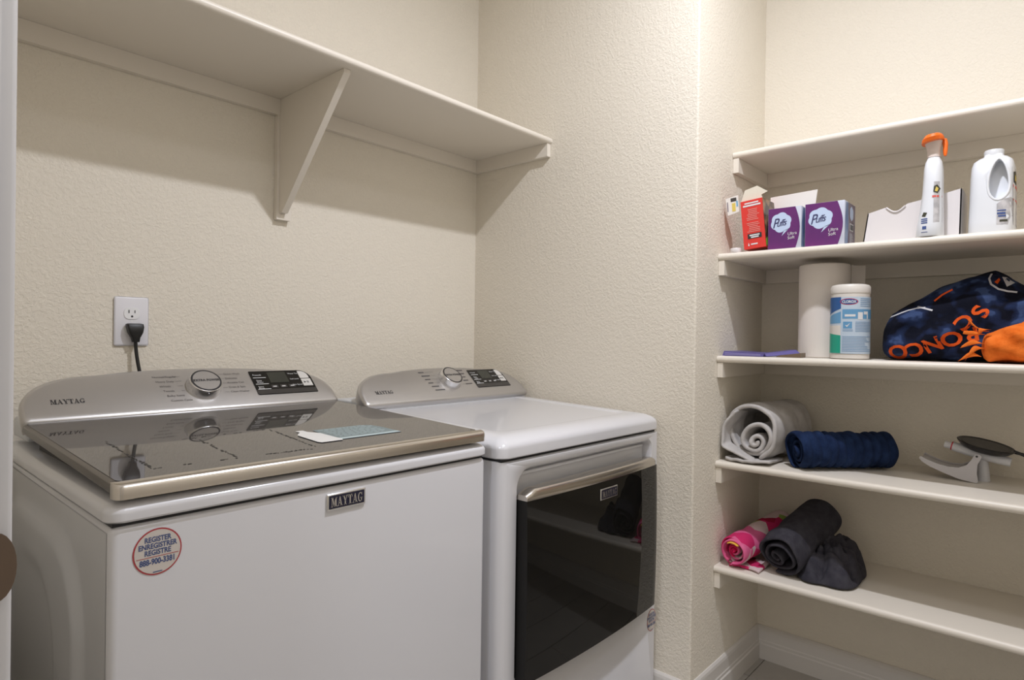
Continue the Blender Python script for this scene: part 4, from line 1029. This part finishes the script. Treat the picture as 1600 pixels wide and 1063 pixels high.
# --- bundled fleece blanket
t = thing('fleece_blanket', 'bundled navy and orange fleece blanket with orange team lettering', 'blanket', (2.02, .18, Z3))
prof = [(.382, .035, .060), (.376, .010, .105), (.360, .0, .135), (.330, .0, .158), (.300, .0, .172), (.265, .0, .196), (.235, .0, .213), (.205, .0, .224), (.185, .0, .232), (.160, .0, .238), (.140, .0, .240), (.115, .0, .226), (.090, .0, .206), (.060, .0, .190), (.02, 0, .17), (-.03, .0, .14), (-.08, .0, .10), (-.10, .03, .06)]
def zt(y):
    for a, b in zip(prof, prof[1:]):
        if b[0] <= y <= a[0]:
            q = (a[0]-y)/(a[0]-b[0]); return a[1]+(b[1]-a[1])*q, a[2]+(b[2]-a[2])*q
    return prof[-1][1:]
bm = bmesh.new(); rings = []; NY = 90; NK = 64
for i in range(NY+1):
    y = .3818-(.3818+.0995)*i/NY; lo, hi = zt(y); ring = []
    e = min(1, min(i, NY-i)/7); wx = .125*(.45+.55*math.sqrt(1-(1-e)**2))
    for k in range(NK):
        a = 2*PI*k/NK; c, s = math.cos(a), math.sin(a); p = 2.7
        x = 2.035-wx*abs(c)**(2/p)*(1 if c > 0 else -1); z = Z3+(lo+hi)/2+(hi-lo)/2*abs(s)**(2/p)*(1 if s > 0 else -1)
        # slope the front face back towards the top
        x += .075*max(0, (z-Z3)/.24)**1.3*(1 if c > 0 else .2)
        pv = Vector((x, y, z))
        # long diagonal folds
        f1 = math.sin(((z-Z3)*1.0-(.382-y)*.42)*95+2.5*noise.noise(pv*9)); f2 = noise.noise(pv*16)
        am = .0075*e
        pv.x -= (f1*am+f2*.012*e)*(1 if c > -.2 else .2); pv.z += noise.noise(pv*20+Vector((5, 2, 1)))*.006*e
        pv.z = max(pv.z, Z3+.003); pv.x = min(pv.x, X2-.022)
        ring.append(pv)
    rings.append(ring)
ring_loft(bm, rings); bl = part('blanket_body', bm, 'cloth_camo', t, ang=180)
bvb = bvh_of(bl)
def blanket_text(name, ch, y, z, size, rot, mname):
    bm = bmesh.new(); c, s = math.cos(rot), math.sin(rot)
    # view from the front: right is -Y
    text_bm(bm, ch, size, lambda u, v: Vector((1.6, y-(u*c-(v-size*.36)*s), z+(u*s+(v-size*.36)*c))), 'CENTER', 1, 1.15, .0013)
    bmesh.ops.triangulate(bm, faces=bm.faces[:]); bmesh.ops.subdivide_edges(bm, edges=bm.edges[:], cuts=1)
    project(bm, bvb, lift=.0014); part(name, bm, mname, bl)
RT = math.radians
for ch, y, z, sz, ro in (('O', .335, Z3+.022, 0.050, 200), ('C', .296, Z3+.030, 0.048, 200), ('N', .258, Z3+.043, 0.048, 203), ('O', .218, Z3+.058, 0.050, 198), ('R', .178, Z3+.070, 0.048, 192), ('C', .193, Z3+.102, 0.048, 225), ('S', .160, Z3+.128, 0.050, 245)):
    blanket_text('printed_letter', ch, y, z, sz, RT(ro), 'letter_orange')
def ribbon(name, pts, wd, mname, lift=.0015):
    bm = bmesh.new(); L = []; Rr = []
    P = [Vector((0, a, b)) for a, b in pts]; Q = []
    for a, b in zip(P, P[1:]):
        for k in range(5): Q.append(a.lerp(b, k/5))
    Q.append(P[-1])
    for i, p in enumerate(Q):
        d = (Q[min(i+1, len(Q)-1)]-Q[max(i-1, 0)]).normalized(); n = Vector((0, -d.z, d.y))
        L.append(bm.verts.new((1.6, (p+n*wd).y, (p+n*wd).z))); Rr.append(bm.verts.new((1.6, (p-n*wd).y, (p-n*wd).z)))
    for i in range(len(Q)-1): bm.faces.new((L[i], L[i+1], Rr[i+1], Rr[i]))
    project(bm, bvb, lift=lift); part(name, bm, mname, bl)
ribbon('white_outline', [(.147, Z3+.232), (.150, Z3+.217), (.144, Z3+.200), (.128, Z3+.186), (.110, Z3+.180), (.092, Z3+.178)], .0022, 'letter_white')
ribbon('white_print', [(.362, Z3+.118), (.345, Z3+.124), (.320, Z3+.136), (.300, Z3+.142), (.280, Z3+.143)], .0018, 'letter_white')
ribbon('white_print', [(.300, Z3+.146), (.280, Z3+.140), (.262, Z3+.134)], .0022, 'letter_white')
ribbon('orange_print', [(.262, Z3+.160), (.246, Z3+.176), (.224, Z3+.190)], .0022, 'letter_orange')
decal('emblem_white', [[(.125, Z3+.222), (.118, Z3+.206), (.112, Z3+.192), (.104, Z3+.198), (.098, Z3+.204), (.108, Z3+.212), (.116, Z3+.221)]], 'letter_white', bl, bvb, 2, .0015)
decal('emblem_orange', [[(.138, Z3+.206), (.131, Z3+.200), (.127, Z3+.212), (.130, Z3+.218)]], 'letter_orange', bl, bvb, 2, .0015)
# orange lining turned out at the right, with knotted fringe
bm = bmesh.new(); rings = []
for i in range(41):
    s = i/40; y = .158-.26*s; e = min(1, min(s*12, (1-s)*7)); hh = .072+.042*min(1, s*3.0)-.008*math.sin(7*s); ring = []
    for k in range(40):
        a = 2*PI*k/40; c, sn = math.cos(a), math.sin(a); r = math.sqrt(1-(1-e)**2)
        pv = Vector((1.955-.060*abs(c)**.8*(1 if c > 0 else -1)*(.35+.65*r), y, Z3+hh*.5+.003+hh*.5*abs(sn)**.8*(1 if sn > 0 else -1)*(.35+.65*r)))
        pv += noise.noise_vector(pv*22)*.010*e; pv.x -= .006*math.sin(s*18+6*(pv.z-Z3)*20)*e; pv.z = max(pv.z, Z3+.002); ring.append(pv)
    rings.append(ring)
ring_loft(bm, rings); part('orange_lining', bm, 'cloth_orange', t, 'orange fleece lining turned outwards', ang=180)
rnd = random.Random(21)
for (y, z, dy_, dz_) in ((.158, Z3+.078, .022, .030), (.160, Z3+.070, .030, .006), (.166, Z3+.050, .028, -.010), (.165, Z3+.038, .020, -.030), (.155, Z3+.082, .006, -.012), (.172, Z3+.020, .026, -.014)):
    bm = bmesh.new(); p = bez((1.905, y-.012, z), (1.890, y, z+.008), (1.888, y+dy_*.6, z+dz_*.4), (1.893, y+dy_, max(z+dz_, Z3+.006)), 8)
    rr_ = []
    for i, q in enumerate(p):
        wv = .0075*(1-.45*i/8); tw = i*.22+y*40
        rr_.append([q+Vector((.0028*math.cos(b), wv*math.cos(b+tw*.0)*0+wv*math.sin(b)*math.cos(tw), wv*math.sin(b)*math.sin(tw))) for b in [2*PI*k/8 for k in range(8)]])
    ring_loft(bm, rr_); part('fringe_knot', bm, 'cloth_orange', t)

# --- grey plastic gadget with a round black disc
t = thing('plastic_gadget', 'grey curved plastic gadget with round black disc lying on its side', 'gadget', (2.08, .20, Z4))
gx = 2.085
# curved sole: a plate bent up to the left, with one side flange rising to the pivot
fl_ = [(.180, Z4+.001), (.215, Z4+.006), (.250, Z4+.018), (.280, Z4+.030), (.300, Z4+.042), (.307, Z4+.052), (.303, Z4+.057), (.290, Z4+.050), (.265, Z4+.041), (.238, Z4+.036), (.215, Z4+.037), (.198, Z4+.046), (.188, Z4+.060), (.182, Z4+.074), (.176, Z4+.080), (.169, Z4+.079), (.165, Z4+.072), (.168, Z4+.064), (.174, Z4+.050), (.175, Z4+.026), (.172, Z4+.006), (.174, Z4+.001)]
bm = bmesh.new(); prism(bm, [(gx, a, b) for a, b in fl_], (.004, 0, 0)); part('side_flange', bm, 'gadget_grey', t)
bm = bmesh.new(); prism(bm, [(gx+.075, a, b) for a, b in fl_], (.004, 0, 0)); part('side_flange', bm, 'gadget_grey', t)
bm = bmesh.new(); up_ = [(.303, Z4+.055), (.290, Z4+.048), (.265, Z4+.039), (.238, Z4+.034), (.215, Z4+.035), (.200, Z4+.043)]
g = [[bm.verts.new((gx+.003+.074*q/4, a, b-.004*math.sin(PI*q/4))) for q in range(5)] for a, b in up_]
for a, b in zip(g, g[1:]):
    for j in range(4): bm.faces.new((a[j], a[j+1], b[j+1], b[j]))
o = part('curved_sole', bm, 'gadget_grey', t); md = o.modifiers.new('thick', 'SOLIDIFY'); md.thickness = .003
bm = bmesh.new(); prism(bm, [(gx-.0006, .1755+.0028*math.cos(a), Z4+.0725+.0028*math.sin(a)) for a in [k*PI/8 for k in range(16)]], (.0004, 0, 0)); part('pivot_pin', bm, 'print_dark', t)
bm = bmesh.new(); tube(bm, [(gx+.045, .252, Z4+.092), (gx+.043, .235, Z4+.089), (gx+.043, .233, Z4+.0885), (gx+.040, .200, Z4+.081), (gx+.036, .150, Z4+.070), (gx+.034, .105, Z4+.062)], [.0095, .0095, .0125, .0135, .013, .012], 16); part('handle_tube', bm, 'gadget_light', t)
bm = bmesh.new(); tube(bm, [(gx+.0435, .2365, Z4+.0893), (gx+.0433, .2335, Z4+.0887)], .0122, 16); part('red_ring', bm, 'gadget_red', t)
# disc: shallow black pan, tilted
MD = Matrix.Translation((gx+.040, .160, Z4+.100)) @ Matrix.Rotation(math.radians(-11), 4, 'X').inverted() @ Matrix.Rotation(math.radians(-4), 4, 'Y')
bm = bmesh.new(); n = 40
ring_loft(bm, [[(q*math.cos(2*PI*k/n), q*math.sin(2*PI*k/n), z) for k in range(n)] for q, z in ((.040, -.016), (.054, -.010), (.064, .0), (.066, .003), (.064, .0045), (.060, .003), (.055, .001))]); part('disc', xf(bm, MD), 'gadget_black', t, 'round black disc')
bm = bmesh.new(); ring_loft(bm, [[(q*math.cos(2*PI*k/n), q*math.sin(2*PI*k/n), z) for k in range(n)] for q, z in ((.055, .0005), (.055, .0022), (.050, .0028))]); part('disc_pad', xf(bm, MD), 'gadget_pad', t)
bm = bmesh.new(); tube(bm, [(0, -.060, .002), (0, -.075, .001), (0, -.086, .000), (0, -.092, -.0005)], [.005, .0042, .005, .0045], 10); part('disc_tab', xf(bm, MD), 'gadget_black', t)
bm = bmesh.new(); tube(bm, [(gx+.055, .165, Z4+.001), (gx+.050, .165, Z4+.070)], [.016, .010], 14); part('support_leg', bm, 'gadget_light', t)

for o in bpy.data.objects:
    if '_o' in o: del o['_o']
    if o.name.split('.')[0] in ('cycle_print', 'adhesive_residue', 'sticker_print', 'display_print', 'carton_small_print', 'label_text', 'end_print', 'barcode', 'front_print', 'carton_title', 'carton_block_print', 'jug_label_print', 'packet_print'): o['kind'] = 'stuff'
